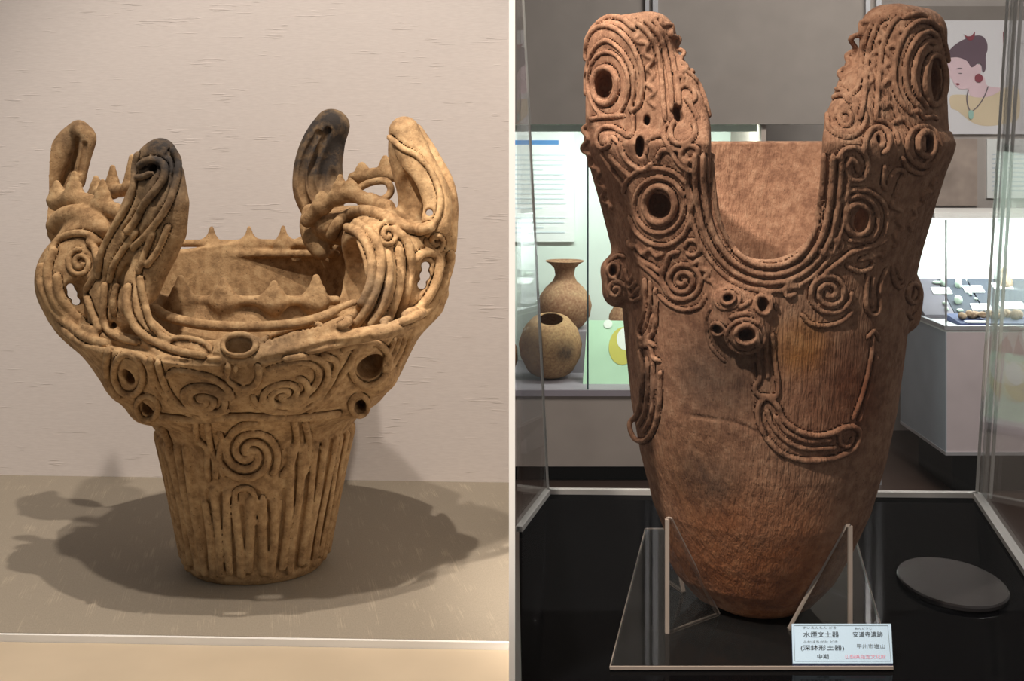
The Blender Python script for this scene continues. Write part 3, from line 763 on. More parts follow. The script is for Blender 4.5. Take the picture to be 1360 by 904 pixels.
# front wall sweeping up from the mouth into the towers
Bq.chain(BP((896, 92, -0.085), (912, 118, -0.10), (925, 148, -0.115), (935, 180, -0.13), (940, 220, -0.14)), BR([18, 16, 14, 13, 12], -0.11), tL, 0.012)
Bq.chain(BP((890, 130, -0.10), (908, 175, -0.12), (922, 215, -0.135)), BR([20, 20, 18], -0.11), tL, 0.012)
Bq.chain(BP((1140, 88, -0.085), (1129, 112, -0.10), (1116, 145, -0.115), (1105, 178, -0.13), (1100, 220, -0.14)), BR([18, 16, 14, 13, 12], -0.11), tR, 0.012)
Bq.chain(BP((1150, 130, -0.10), (1132, 175, -0.12), (1118, 215, -0.135)), BR([20, 20, 18], -0.11), tR, 0.012)
for sg, lb in ((-1, tL), (1, tR)):                          # shoulders carrying the wall up into each tower
    for rr_, zz_, q in ((0.156, 0.456, 0.016), (0.146, 0.480, 0.018), (0.138, 0.505, 0.018)):
        hi_a = 78
        lo_a = 21 + (zz_ - 0.456) * 380
        Bq.chain([tuple(turn(sg * a) * rr_ + np.array((LEAN * zz_, 0))) + (zz_,) for a in np.linspace(lo_a, hi_a, 9)], q, lb, 0.016)
# U-shaped opening in the front wall
zc_, hw = 0.4005, 0.0465
def u_cut(X, Y, Z):
    t = (X - LEAN * Z) * ee[0] + Y * ee[1]; fr = (X - LEAN * Z) * uu[0] + Y * uu[1]
    d = np.where(Z < zc_, np.sqrt(t * t + (Z - zc_) ** 2) - hw, np.abs(t) - hw - (Z - zc_) * 0.03)
    return np.maximum(d, 0.03 - fr)
Bq.cut_fn(u_cut, (-0.15, -0.215, 0.33), (0.15, 0.0, 0.6), 0.006)
# hollow insides of the towers stay closed to the pot; side knobs
Bq.freeze()
kF = Bq.label('front_knob', 'lumpy knob pierced with three eyes'); kL = Bq.label('side_knob'); kR = Bq.label('side_knob')
dF = Bq.hit([(985, 420)])[0]
Bq.ell(Bq.p(984, 420, dF + 0.006), BR((42, 34, 42), dF), kF, 0.012)
Bq.ell(Bq.p(992, 444, dF - 0.002), BR((24, 26, 22), dF), kF, 0.01); Bq.ell(Bq.p(966, 396, dF - 0.002), BR((20, 22, 16), dF), kF, 0.008); Bq.ell(Bq.p(1012, 404, dF), BR((16, 22, 18), dF), kF, 0.008)
Bq.ell(Bq.p(818, 358, -0.02), BR((20, 26, 18)), kL, 0.012); Bq.ell(Bq.p(818, 385, -0.02), BR((18, 24, 22)), kL, 0.012)
Bq.ell(Bq.p(1206, 390, -0.02), BR((19, 24, 24)), kR, 0.012); Bq.ell(Bq.p(1206, 418, -0.015), BR((15, 20, 20)), kR, 0.012)
Bq.freeze()

R1 = lambda *p: crop(760, 10, 6.025, p); R2 = lambda *p: crop(760, 150, 6.025, p); R3 = lambda *p: crop(1080, 10, 6.025, p); R4 = lambda *p: crop(1080, 150, 4.76, p)
R5 = lambda *p: crop(790, 280, 5.023, p); R6 = lambda *p: crop(1000, 300, 5.65, p); R7 = lambda *p: crop(800, 430, 3.163, p); RK = lambda *p: crop(900, 360, 7.53, p); RL = lambda *p: crop(790, 320, 9.04, p)
c = Bq.coil
drills = []
def eye(x, y, hx, hy, r=4.5, tilt=0, depth=0.04, nm='eye_ring'):
    c(ring(x, y, hx + r * 0.95, hy + r * 0.95, tilt=tilt), r, nm, closed=True); drills.append((x, y, hx, hy, depth))
# left tower: concentric rings
eye(804.5, 113.5, 11.5, 19, 5.2, depth=0.03)
c(ring(808, 112, 27, 43, 30, -4), 3.4, 'ring_coil', closed=True)
c(R1((112, 700), (118, 500), (170, 340), (270, 265), (380, 330), (455, 440), (492, 560), (492, 700), (465, 800)), 3.6, 'ring_coil')
c(R1((110, 420), (125, 250), (195, 165), (285, 150), (385, 195), (470, 290), (532, 420), (562, 560), (556, 700), (530, 790), (475, 825), (468, 770)), 4.0, 'ring_coil')
c(R1((200, 130), (290, 80), (400, 90), (500, 170)), 4.2)
c(wavy(R1((520, 230), (590, 330), (620, 450), (630, 560), (638, 680), (640, 800)), 4.41, 21), 3.36, 'wavy_coil', trench=1.25)
for q in (((480, 95), (610, 210), (685, 370), (715, 560), (728, 740), (745, 900)), ((580, 95), (700, 240), (755, 430), (785, 620), (798, 820)), ((660, 110), (765, 290), (818, 480), (845, 640), (860, 790))): c(R1(*q), 4.0, 'band_coil')
c(wavy(R1((600, 75), (740, 125), (815, 220), (860, 340), (890, 450), (890, 570)), 3.78, 19), 3.58, 'wavy_coil', trench=1.25)
c(R1((860, 650), (900, 625), (960, 655), (985, 720), (950, 760), (910, 720)), 3.6); c(R1((900, 720), (960, 800), (1010, 900)), 3.6)
for q in (((925, 510), (1000, 590), (1050, 700), (1085, 820), (1105, 900)), ((950, 500), (1030, 590), (1080, 700), (1115, 830))): c(R1(*q), 3.2, 'band_coil')
drills.append((899, 150, 5, 9, 0.02))
c(R2((140, 50), (220, 35), (330, 25), (430, 20)), 3.6)
c(R2((485, 20), (492, 120), (460, 188), (395, 150), (330, 112), (260, 112), (205, 160), (192, 230), (232, 282), (292, 262), (325, 195), (365, 240)), 3.8, 'curl_coil')
c(wavy(R2((120, 100), (110, 220), (120, 330), (180, 420), (220, 540), (260, 660), (300, 780)), 4.20, 24), 3.81, 'wavy_coil', trench=1.25)
c(R2((380, 240), (410, 330), (480, 410), (575, 450), (640, 400)), 4.2); c(R2((240, 330), (300, 430), (370, 520), (430, 600)), 4.2); c(R2((300, 340), (390, 440), (470, 500)), 4.0)
c(R2((590, 330), (590, 230), (650, 195), (730, 170)), 4.0); c(R2((820, 60), (785, 150), (810, 225), (870, 248), (945, 225), (985, 160), (970, 60)), 4.2)
c(R2((770, 80), (730, 170), (780, 270), (870, 300)), 3.6)
c(R2((960, 370), (905, 400), (870, 350), (890, 290), (945, 262), (1005, 285), (1000, 340)), 3.8, 'curl_coil'); c(R2((680, 370), (720, 300), (790, 300), (830, 370), (890, 430), (960, 465)), 4.2)
drills += [(849.6, 195, 6, 14, 0.03), (859, 160, 4, 7, 0.02), (902, 156, 4, 6, 0.02)]
eye(876.5, 271, 15, 19, 5.5); c(ring(876, 272, 33, 37), 3.8, 'ring_coil', closed=True)
c(R2((410, 640), (440, 540), (540, 460), (690, 440), (830, 480), (930, 590), (960, 720), (930, 850)), 3.8, 'ring_coil')
c(R5((230, 40), (280, 140), (380, 215), (490, 225), (590, 160), (640, 60)), 4.0, 'ring_coil')
# U-shaped mouth
U0 = [(949, 205), (950, 245), (958, 293), (977, 328), (1003, 346), (1035, 348), (1061, 333), (1079, 303), (1088, 255), (1091, 205)]
for i, o in enumerate((4, 15, 26, 37)):
    P = catmull(U0, False, 8); T = np.gradient(P, axis=0); T /= np.linalg.norm(T, axis=1, keepdims=True)
    c(P + np.stack([-T[:, 1], T[:, 0]], 1) * o, 4.4 if i < 3 else 3.6, 'mouth_coil')
# left flank
c(R5((600, 240), (630, 195), (685, 205), (700, 260), (655, 295), (610, 280)), 3.8, 'curl_coil')
c(spiral(907.5, 371.6, 3, 29, 0, 2.6), 4.0, 'spiral_coil'); c(R5((430, 560), (500, 620), (600, 658), (700, 632), (745, 560)), 3.8)
c(R5((290, 330), (390, 420), (470, 500), (520, 570)), 4.2); c(R5((270, 270), (320, 330), (390, 370), (440, 400), (480, 350), (500, 290), (560, 270)), 4.2)
c(wavy(R5((230, 200), (280, 250), (360, 270), (450, 290)), 3.15, 19), 4.26, 'wavy_coil', trench=1.25)
c(R5((335, 450), (342, 600), (322, 720), (292, 800), (312, 850), (370, 838), (402, 780), (412, 650), (404, 520)), 4.0, 'hanging_loop'); c(R5((370, 470), (374, 600), (352, 720), (325, 805)), 3.6)
c(R5((300, 880), (360, 870), (410, 900)), 4)
c(wavy(R5((640, 330), (700, 345), (745, 410), (780, 480), (840, 500)), 3.36, 16), 3.81, 'wavy_coil', trench=1.25)
for q in (((365, 330), (380, 440), (425, 475), (452, 410)), ((375, 420), (400, 520), (430, 560), (510, 480)), ((385, 500), (420, 620), (455, 650), (540, 550)), ((405, 650), (460, 715), (560, 672))): c(RL(*q), 3.0, 'chevron')
eye(814.5, 359, 3.8, 6.2, 3.2, 15, 0.02); c(spiral(818, 385, 2, 12, 200, 1.4, 1.1), 3.2, 'spiral_coil'); c(RL((150, 260), (230, 200), (300, 170), (370, 190)), 3.2)
# right tower
eye(1241, 106, 10, 28, 5.0, depth=0.024)
for q in (((1010, 175), (930, 115), (830, 115), (745, 190), (685, 320), (650, 480), (652, 620), (700, 750), (790, 850)), ((990, 230), (920, 190), (840, 230), (775, 330), (738, 450), (735, 560), (760, 680), (830, 790)),
          ((980, 290), (920, 270), (860, 330), (815, 450), (803, 580), (840, 700), (910, 800))): c(R3(*q), 4.2, 'ring_coil')
c(R3((1000, 130), (1045, 260), (1075, 400), (1090, 560), (1085, 700)), 3.6, 'ring_coil')
c(R3((720, 80), (800, 55), (880, 60), (950, 105)), 4.2)
for q in (((690, 70), (640, 120), (590, 220), (552, 350), (530, 500), (516, 650), (500, 880)), ((600, 75), (535, 110), (478, 230), (440, 380), (422, 540), (410, 700), (372, 890)), ((530, 85), (480, 120), (420, 260), (388, 420), (376, 560), (350, 650), (300, 700))): c(R3(*q), 4.0, 'band_coil')
c(wavy(R3((580, 140), (522, 290), (482, 400), (462, 520), (452, 650)), 2.94, 20), 3.14, 'wavy_coil', trench=1.25); c(wavy(R3((720, 180), (630, 320), (605, 450), (582, 560), (572, 700), (562, 800)), 4.62, 25), 3.81, 'wavy_coil', trench=1.25)
c(wavy(R3((440, 115), (360, 200), (325, 300), (300, 400), (255, 480), (235, 570)), 4.62, 24), 4.26, 'wavy_coil', trench=1.25)
c(R3((150, 690), (180, 600), (220, 520)), 3.4); c(R3((80, 890), (110, 780), (170, 715), (240, 700), (300, 760)), 4.0); c(R3((170, 890), (215, 800), (290, 800)), 4.0); c(R3((180, 650), (240, 660), (300, 720)), 3.6)
c(R3((560, 810), (600, 770), (650, 790), (670, 860), (720, 880)), 3.8); c(R3((800, 830), (850, 830), (880, 880), (950, 870), (1000, 890)), 3.6)
c(ring(1123, 157, 8, 10), 3.6, 'spiral_coil', closed=True); c(R4((90, 0), (100, 90), (160, 140), (240, 150), (300, 110), (330, 40), (330, 0)), 3.8, 'spiral_coil')
c(R4((155, 285), (195, 232), (265, 218), (320, 255), (345, 330), (325, 400), (275, 425), (225, 400), (210, 335), (238, 290), (270, 320), (285, 375)), 4.2, 'spiral_coil')
c(R4((320, 240), (335, 160), (370, 105), (430, 92), (478, 140), (478, 215), (440, 255)), 4.4, 'curl_coil'); drills.append((1164, 186, 3.5, 7, 0.03))
c(R4((390, 40), (460, 60), (520, 120), (540, 200)), 3.6); c(R4((500, 60), (570, 40), (610, 90)), 3.8)
eye(1229.5, 191, 6.5, 11, 5); c(ring(1226, 194, 22, 27), 3.8, 'ring_coil', closed=True)
c(R4((450, 330), (440, 440), (465, 478), (490, 400), (530, 358), (575, 380), (545, 430), (512, 530)), 3.8, 'curl_coil')
eye(1138, 291, 11, 16, 4.8); c(R4((225, 802), (300, 805), (370, 780), (405, 710), (400, 620), (350, 545), (280, 520), (230, 540)), 4.0, 'ring_coil')
c(R4((180, 560), (230, 490), (340, 490), (430, 550), (465, 640), (450, 750), (400, 830)), 4.0, 'ring_coil')
c(wavy(R4((500, 560), (540, 640), (540, 740), (500, 840)), 3.68, 21), 4.03, 'wavy_coil', trench=1.25); c(wavy(R4((780, 420), (700, 520), (640, 620), (600, 740)), 3.15, 21), 3.81, 'wavy_coil', trench=1.25)
c(R4((560, 280), (600, 350), (690, 380), (760, 330)), 4.0); c(R4((640, 300), (690, 330), (730, 280)), 3.6)
c(R4((80, 860), (130, 885), (180, 850), (165, 800), (120, 800)), 3.8, 'curl_coil')
# right flank
c(R6((490, 170), (530, 205), (595, 190), (625, 130), (600, 95)), 3.8, 'curl_coil'); c(R6((540, 350), (640, 270), (730, 200), (850, 160), (950, 130), (1005, 90)), 4.2)
c(spiral(1101, 388, 3, 30, 180, -2.5), 4.0, 'spiral_coil'); c(R6((365, 660), (430, 730), (540, 748), (660, 715), (745, 640)), 3.8)
c(R6((700, 290), (740, 320), (800, 340), (870, 320), (905, 270), (860, 232), (795, 258)), 4.0, 'curl_coil'); c(wavy(R6((880, 200), (950, 220), (1000, 170)), 2.62, 14), 4.03, 'wavy_coil', trench=1.25)
c(R6((862, 350), (850, 450), (850, 600), (882, 662), (930, 660), (952, 600), (952, 450), (1000, 320)), 3.8, 'hanging_loop'); c(R6((900, 380), (892, 480), (895, 610)), 3.2)
c(R6((1040, 310), (1050, 400), (1090, 460), (1140, 440)), 3.2, 'chevron'); c(R6((1080, 300), (1090, 370), (1120, 400)), 3.0, 'chevron')
c(R6((320, 505), (255, 525), (238, 465), (285, 432), (355, 462)), 4.0, 'curl_coil')
eye(1213, 389, 5.5, 9, 3.6, 0, 0.02); c(R6((1150, 640), (1190, 690), (1230, 650)), 3.4)
# front knob
eye(966.5, 395.5, 5.5, 4, 3.4, -15, 0.018); eye(1013, 404.5, 6, 9, 3.6, -25, 0.02); eye(991, 444, 10, 8, 4.0, 0, 0.025); eye(953, 436.5, 5, 4, 3.4, 30, 0.02)
c(ring(990, 446, 25, 22), 3.2, 'ring_coil', closed=True); c(ring(966, 396, 17, 13.5, tilt=-15), 2.6, 'ring_coil', closed=True)
c(RK((340, 350), (290, 460), (290, 600), (330, 740), (420, 850), (480, 900)), 3.0); c(RK((620, 360), (680, 330), (720, 300)), 3.6); c(RK((520, 460), (600, 430), (680, 420), (760, 440)), 3.6); c(RK((740, 180), (790, 180), (860, 190), (950, 280), (990, 380)), 3.2)
# hanging ornaments on the body
c(R7((160, 110), (172, 200), (166, 300), (150, 375), (118, 420), (138, 480), (182, 488), (222, 430), (242, 330), (246, 200)), 4.2, 'hanging_loop')
c(R7((188, 140), (192, 250), (182, 365), (150, 430)), 3.6); c(R7((214, 160), (218, 280), (203, 395), (172, 455)), 3.6); c(R7((160, 95), (200, 90), (215, 140), (245, 155)), 3.8, 'curl_coil'); c(R7((175, 60), (200, 20), (215, -40)), 3.6)
c(R7((652, 60), (656, 150), (662, 225), (640, 270), (662, 300), (730, 302), (738, 255), (722, 150), (712, 40)), 4.0, 'hanging_loop'); c(R7((685, 60), (690, 150), (695, 230)), 3.4)
c(R7((655, 350), (690, 308), (735, 345), (760, 400), (820, 448), (900, 468), (960, 458), (1000, 440), (1045, 430), (1078, 450), (1070, 500), (1030, 540), (950, 566), (850, 572), (760, 545), (700, 492), (662, 425)), 4.4, 'hanging_loop', closed=True)
c(R7((690, 360), (712, 425), (765, 485), (850, 522), (980, 520)), 3.6); c(R7((722, 385), (772, 450), (860, 492), (960, 488)), 3.6)
c(R7((950, 465), (990, 455), (1000, 500), (1030, 515), (1052, 475)), 3.6, 'curl_coil')
c(R7((1050, 400), (1078, 330), (1108, 230), (1128, 130), (1135, 50)), 3.6); c(R7((1076, 410), (1102, 330), (1132, 230), (1152, 130)), 3.6); c(R7((1110, 60), (1140, 30), (1165, 70)), 3.4)
# wear: crack across the belly
Bq.flush()
for x, y, hx, hy, dp in drills: Bq.drill(x, y, hx, hy, dp)
for q in (((375, 385), (480, 400), (560, 415), (640, 450), (690, 470)),): Bq.groove(R7(*q), 1.6, 0.3)
POT_R = empty('towered_deep_pot', (RX, RD, SH))
tag(POT_R, 'tall reddish-brown earthenware pot with two pierced towers, inside the acrylic case', 'pot')
WB = lambda x, y, d: tuple(Bq.p(x, y, d) + Bq.org)
clayR = clay('red_brown_clay', (160, 119, 94), (118, 82, 64), (188, 149, 122), (70, 60, 55),
    [(WB(945, 505, -0.12), 0.06, 0.5), (WB(935, 640, -0.1), 0.05, 0.6), (WB(845, 520, -0.06), 0.05, 0.5)], comb=True,
    tints=[(WB(1010, 760, -0.08), 0.13, 0.9, (255, 214, 176)), (WB(950, 500, -0.13), 0.08, 0.8, (190, 190, 190)), (WB(1060, 460, -0.13), 0.04, 0.8, (255, 235, 170)), (WB(1110, 520, -0.11), 0.08, 0.8, (200, 165, 150)), (WB(900, 640, -0.09), 0.09, 0.6, (205, 190, 165))])
Bq.build(POT_R, clayR)

# ------------------------------------------------------------------ right: acrylic case, stand, label, disc
ZB = SH - 0.004                                             # top of the black board; the clear stand plate lies on it
def bar(a, b, w, mat, name, par):
    """square bar between two points"""
    a, b = Vector(a), Vector(b); t = (b - a).normalized()
    s = t.cross(Vector((0, 0, 1))); s = s.normalized() if s.length > 1e-4 else Vector((1, 0, 0)); u = s.cross(t).normalized()
    w1, w2 = (w, w) if not hasattr(w, '__len__') else w
    V = [p + s * (w1 / 2 * i) + u * (w2 / 2 * j) for p in (a, b) for i, j in ((-1, -1), (1, -1), (1, 1), (-1, 1))]
    return link(name, mesh(name, V, [(0, 1, 2, 3), (7, 6, 5, 4), (0, 4, 5, 1), (1, 5, 6, 2), (2, 6, 7, 3), (3, 7, 4, 0)]), mat, par)
cBL = Vector(gpt(728, 655, ZB)); cBR = Vector(gpt(1297, 660, ZB)); cSL = Vector((0.0085, gpt(684, 706, ZB)[1]))
pR = Vector(gpt(1354, 745, ZB)); yF = 1.060
cFR = cBR + (pR - cBR) * ((yF - cBR.y) / (pR.y - cBR.y)); cFL = Vector((0.0085, yF))
case = empty('display_case', (0.30, 1.40, 0.0))
tag(case, 'clear acrylic display case on a black plinth, enclosing the tall pot', 'display case')
foot = [tuple(cFL), tuple(cFR), tuple(cBR), tuple(cBL), tuple(cSL)]
link('base_board', mesh('base_board', *prism(foot, ZB - 0.03, ZB)), M['black'], case)
ctr = sum((Vector(p) for p in foot), Vector((0, 0))) / 5
link('plinth', mesh('plinth', *prism([tuple(Vector(p) + (ctr - Vector(p)) * 0.03) for p in foot], 0.0, ZB - 0.03)), M['black'], case)
ZT = 1.62; hT = ZT - ZB
top = [cFL, cFR + Vector((0.052, 0)) * (hT / 0.77), cBR + Vector((0.048, 0)) * (hT / 0.77), cBL + Vector((-0.0425, 0)) * (hT / 0.77), cSL]
top[3].x = max(top[3].x, 0.0085)
T3 = [Vector((p.x, p.y, ZT)) for p in top]; B3 = [Vector((p[0], p[1], ZB)) for p in foot]
def pane(i, j):
    a, b, c_, d = B3[i], B3[j], T3[j], T3[i]; n = (b - a).cross(d - a).normalized() * 0.0025
    V = [p + n * s for s in (-1, 1) for p in (a, b, c_, d)]
    link('acrylic_pane', mesh('pane', V, [(3, 2, 1, 0), (4, 5, 6, 7), (0, 1, 5, 4), (1, 2, 6, 5), (2, 3, 7, 6), (3, 0, 4, 7)]), M['glass'], case)
for i, j in ((0, 1), (1, 2), (2, 3), (3, 4)): pane(i, j)
link('acrylic_lid', mesh('lid', *prism([(p.x, p.y) for p in T3], ZT, ZT + 0.005)), M['glass'], case)
up = Vector((0, 0, 0.003))
bar(B3[2] + up, B3[3] + up, (0.010, 0.007), M['edge'], 'base_strip', case)
bar(B3[3] + up, B3[4] + up, (0.008, 0.007), M['edge'], 'base_strip', case)
bar(B3[1] + up, B3[2] + up, (0.011, 0.007), M['edge'], 'base_strip', case)
bar(B3[3], T3[3], 0.0034, M['edge'], 'corner_edge', case)
bar(B3[2], T3[2], 0.0030, M['edge'], 'corner_edge', case)
off = Vector((0.016, -0.006, 0)); bar(B3[2] + off, T3[2] + off, 0.0035, M['edge'], 'corner_edge', case)
pz = Vector((0.008, -0.003, 0)); bar(B3[2] + pz, T3[2] + pz, (0.014, 0.004), M['post'], 'corner_post', case)

# clear stand: plate and two fins
stand = empty('acrylic_pot_stand', (RX, RD, ZB))
tag(stand, 'clear acrylic stand with two triangular fins propping the tall pot', 'stand')
pl = [gpt(810, 884), gpt(1186, 884), gpt(1133, 700), gpt(857, 700)]
plate = link('plate', bevel(mesh('plate', *prism(pl, ZB, SH)), 0.0012, 1), M['stand'], stand)
for i in range(4): bar((*pl[i], SH - 0.0017), (*pl[(i + 1) % 4], SH - 0.0017), 0.0026 if i == 0 else 0.0009, M['stand_edge'], 'plate_edge', plate)
def fin(o, i, ztop):
    o, i = Vector(o), Vector(i); t = (i - o).normalized(); n = Vector((-t.y, t.x)) * 0.002
    # the sloping edge just bears on the pot: tangent to its profile, 1 mm pressed in
    best = 9.0
    for z in np.linspace(0.004, ztop * 0.93, 40):
        r = float(np.interp(z, [q[1] for q in outer], [q[0] for q in outer])); v = Vector((RX + LEAN * z, RD)) - o; m = v.dot(t); h2 = r * r - (v.length_squared - m * m)
        if h2 > 0: best = min(best, 0.004 + (m - math.sqrt(h2) + 0.001 - 0.004) / (1 - z / ztop))
    i = o + t * best
    tri = [(o, 0.0), (i, 0.0), (o + t * 0.004, ztop), (o, ztop)]
    V = [(p.x + s * n.x, p.y + s * n.y, SH + z) for s in (-1, 1) for p, z in tri]
    fo = link('fin', mesh('fin', V, [(3, 2, 1, 0), (4, 5, 6, 7), (0, 1, 5, 4), (1, 2, 6, 5), (2, 3, 7, 6), (3, 0, 4, 7)]), M['stand'], stand)
    k = [Vector((p.x, p.y, SH + z)) for p, z in tri]
    for a, b, w in ((k[3], k[0], 0.0038), (k[2], k[1], 0.0034), (k[0], k[1], 0.0026), (k[2], k[3], 0.003)): bar(a, b, w, M['stand_edge'], 'fin_edge', fo)
fin(gpt(886, 840), gpt(938, 821), 0.1060)
fin(gpt(1129, 848), gpt(1071, 838), 0.1042)

# printed label card
c0, c1 = pix(1053, 880.5, 1.122), pix(1186, 880.5, 1.122); zt_d = 1.149
t0, t1 = pix(1051.5, 828, zt_d), pix(1183.5, 828, zt_d)
ex = (c1 - c0).normalized(); ey = (t0 - c0).normalized(); en = ex.cross(ey).normalized()
card = empty('label_card', ((c0.x + c1.x) / 2, c0.y, SH))
tag(card, 'pale blue printed label card leaning on the stand plate', 'label')
M['card'] = plain('pale_blue_card', (200, 224, 246), 0.45, 0.3, 0, 0.02); M['navy'] = plain('navy_card_backing', (34, 44, 84), 0.5)
M['ink'] = plain('black_ink', (40, 46, 52), 0.6); M['grey_ink'] = plain('grey_ink', (112, 122, 130), 0.6); M['pink_ink'] = plain('pink_ink', (240, 168, 188), 0.6)
def plank(a, b, c_, d, n, th, mat, name, par):
    V = [p + n * s for s in (-th, 0) for p in (a, b, c_, d)]
    return link(name, mesh(name, V, [(3, 2, 1, 0), (4, 5, 6, 7), (0, 1, 5, 4), (1, 2, 6, 5), (2, 3, 7, 6), (3, 0, 4, 7)]), mat, par)
face = plank(c0, c1, t1, t0, en, 0.0015, M['card'], 'card_face', card)
plank(c0 - en * 0.0015 - ey * 0.0030, c1 - en * 0.0015 - ey * 0.0030, t1 - en * 0.0015, t0 - en * 0.0015, en, 0.003, M['navy'], 'card_backing', card)
ins_ = ex * 0.014; bk = [c0 + ins_ - en * 0.0045 - ey * 0.003, c1 - ins_ - en * 0.0045 - ey * 0.003]
V = [bk[0], bk[1], Vector((bk[1].x, t1.y + 0.004, SH)), Vector((bk[0].x, t0.y + 0.004, SH)), t1 - ins_ - en * 0.0045, t0 + ins_ - en * 0.0045]
link('easel_back', mesh('easel_back', V, [(0, 3, 2, 1), (0, 1, 4, 5), (2, 3, 5, 4), (1, 2, 4), (0, 5, 3)]), M['navy'], card)
W_, H_ = (c1 - c0).length, (t0 - c0).length
def text(txt, u0, u1, v, hgt, mat, nm, par, O=c0, EX=ex, EY=ey, EN=en, W=None, Hh=None, lift=0.0004):
    """flat lettering from u0..u1 (0..1 across) centred on v (0..1 up), cap height hgt in metres"""
    W = W or W_; Hh = Hh or H_
    cu = bpy.data.curves.new(nm, 'FONT'); cu.body = txt; cu.size = 1.0; cu.align_x = 'LEFT'; cu.resolution_u = 2
    ob = bpy.data.objects.new('tmp', cu); COL.objects.link(ob); dg = bpy.context.evaluated_depsgraph_get()
    me = bpy.data.meshes.new_from_object(ob.evaluated_get(dg)); bpy.data.objects.remove(ob); bpy.data.curves.remove(cu)
    n = len(me.vertices)
    if n == 0: return
    co = np.empty(n * 3, 'f4'); me.vertices.foreach_get('co', co); co = co.reshape(-1, 3)
    lo, hi = co.min(0), co.max(0); sx = (u1 - u0) * W / max(hi[0] - lo[0], 1e-6); sy = hgt / max(hi[1] - lo[1], 1e-6)
    x = u0 * W + (co[:, 0] - lo[0]) * sx; y = v * Hh + (co[:, 1] - (lo[1] + hi[1]) / 2) * sy
    P = np.array(O)[None] + x[:, None] * np.array(EX) + y[:, None] * np.array(EY) + np.array(EN) * lift
    me.vertices.foreach_set('co', P.astype('f4').ravel()); me.update(); me.materials.clear()
    me.name = nm
    return link(nm, me, mat, par)
cu = lambda x: (x - 1052.5) / 132.0
cv = lambda y: (880.5 - y) / 52.5
mm = H_ / 52.5
text('すいえんもん どき', cu(1067), cu(1112), cv(833.5), 3.4 * mm, M['grey_ink'], 'lettering', face)
text('水煙文土器', cu(1067.5), cu(1115), cv(842.5), 8.0 * mm, M['ink'], 'lettering', face)
text('ふかばちがた どき', cu(1066.5), cu(1113), cv(852.3), 3.4 * mm, M['grey_ink'], 'lettering', face)
text('(深鉢形土器)', cu(1063.5), cu(1121), cv(860.8), 8.2 * mm, M['ink'], 'lettering', face)
text('中期', cu(1085), cu(1100), cv(871.8), 6.2 * mm, M['ink'], 'lettering', face)
text('あんどうじ', cu(1137), cu(1160), cv(834.5), 3.2 * mm, M['grey_ink'], 'lettering', face)
text('安道寺遺跡', cu(1134), cu(1174), cv(842.4), 7.4 * mm, M['ink'], 'lettering', face)
text('甲州市塩山', cu(1138.5), cu(1175.5), cv(858.3), 6.0 * mm, M['grey_ink'], 'lettering', face)
text('山梨県指定文化財', cu(1122), cu(1175.5), cv(872.2), 5.6 * mm, M['pink_ink'], 'lettering', face)
fu, fv = 0.02, 0.05
for a, b in (((fu, fv), (1 - fu, fv)), ((fu, 1 - fv), (1 - fu, 1 - fv)), ((fu, fv), (fu, 1 - fv)), ((1 - fu, fv), (1 - fu, 1 - fv))):
    A_, B_ = c0 + ex * W_ * a[0] + ey * H_ * a[1] + en * 0.0002, c0 + ex * W_ * b[0] + ey * H_ * b[1] + en * 0.0002
    bar(A_, B_, 0.0003, M['grey_ink'], 'border_line', face)

# round dark disc on the board
dc = gpt(1264, 778, ZB)
V, Fc = lathe([(0.0, 0), (0.051, 0), (0.0525, 0.0012), (0.0525, 0.0045), (0.051, 0.006), (0.0, 0.006)], 72)
M['disc'] = plain('dark_grey_gloss_disc', (42, 39, 40), 0.2, 0.4)
dk = link('turntable_disc', mesh('disc', [(dc[0] + x, dc[1] + y * 1.5, ZB + z) for x, y, z in V], Fc, False), M['disc'])
tag(dk, 'dark grey oval disc lying on the black case floor', 'disc')

# ------------------------------------------------------------------ gallery behind the case
def bpx(name, x0, x1, y0, y1, D0, D1, mat, par=None, bev=0.0):
    """box whose front face fills the pixel rectangle at depth D0 and runs back to D1"""
    a, b = pix(x0, y1, D0), pix(x1, y0, D0)
    me = mesh(name, *box(a.x, b.x, D0, D1, a.z, b.z))
    if bev: bevel(me, bev, 2)
    return link(name, me, mat, par)
M['pale_green'] = plain('pale_green_backing', (226, 238, 230), 0.7, 0.2, 0, 0.02)
M['lilac_edge'] = plain('lilac_grey_sill', (150, 142, 150), 0.5)
M['beige_panel'] = plain('beige_grey_panel', (168, 156, 148), 0.6)
M['silver'] = plain('brushed_aluminium', (190, 190, 194), 0.35, 0.5, 0.6)
M['paper'] = plain('white_paper', (240, 243, 242), 0.6, 0.2, 0, 0.01)
M['blue_print'] = plain('blue_print', (84, 140, 200), 0.6); M['pale_print'] = plain('pale_grey_print', (212, 222, 228), 0.6)
M['dark'] = plain('black_kickboard', (18, 17, 18), 0.5); M['joint'] = plain('dark_glass_joint', (60, 78, 84), 0.4)
M['lamp'] = None
def lamp_mat(name, col, st):
    m, nt, N, L, P = new_mat(name); P.inputs['Emission Color'].default_value = col + (1,); P.inputs['Emission Strength'].default_value = st
    P.inputs['Base Color'].default_value = (0.9, 0.9, 0.9, 1); return m
M['lamp'] = lamp_mat('green_white_tube', (0.86, 1.0, 0.88), 2.2); M['lamp2'] = lamp_mat('cool_white_tube', (0.94, 1.0, 0.99), 3.0)
DS = 5.0
xa, xb = pix(560, 0, DS).x, pix(1019, 0, DS).x
wc = empty('lit_showcase', ((xa + xb) / 2, 5.35, 0)); tag(wc, 'long lit wall showcase with pale green interior and beige base', 'showcase')
zsh = pix(0, 518, DS).z; ztop = pix(0, 165, DS).z
def wbox(name, x0, x1, y0, y1, z0, z1, mat): return link(name, mesh(name, *box(x0, x1, y0, y1, z0, z1)), mat, wc)
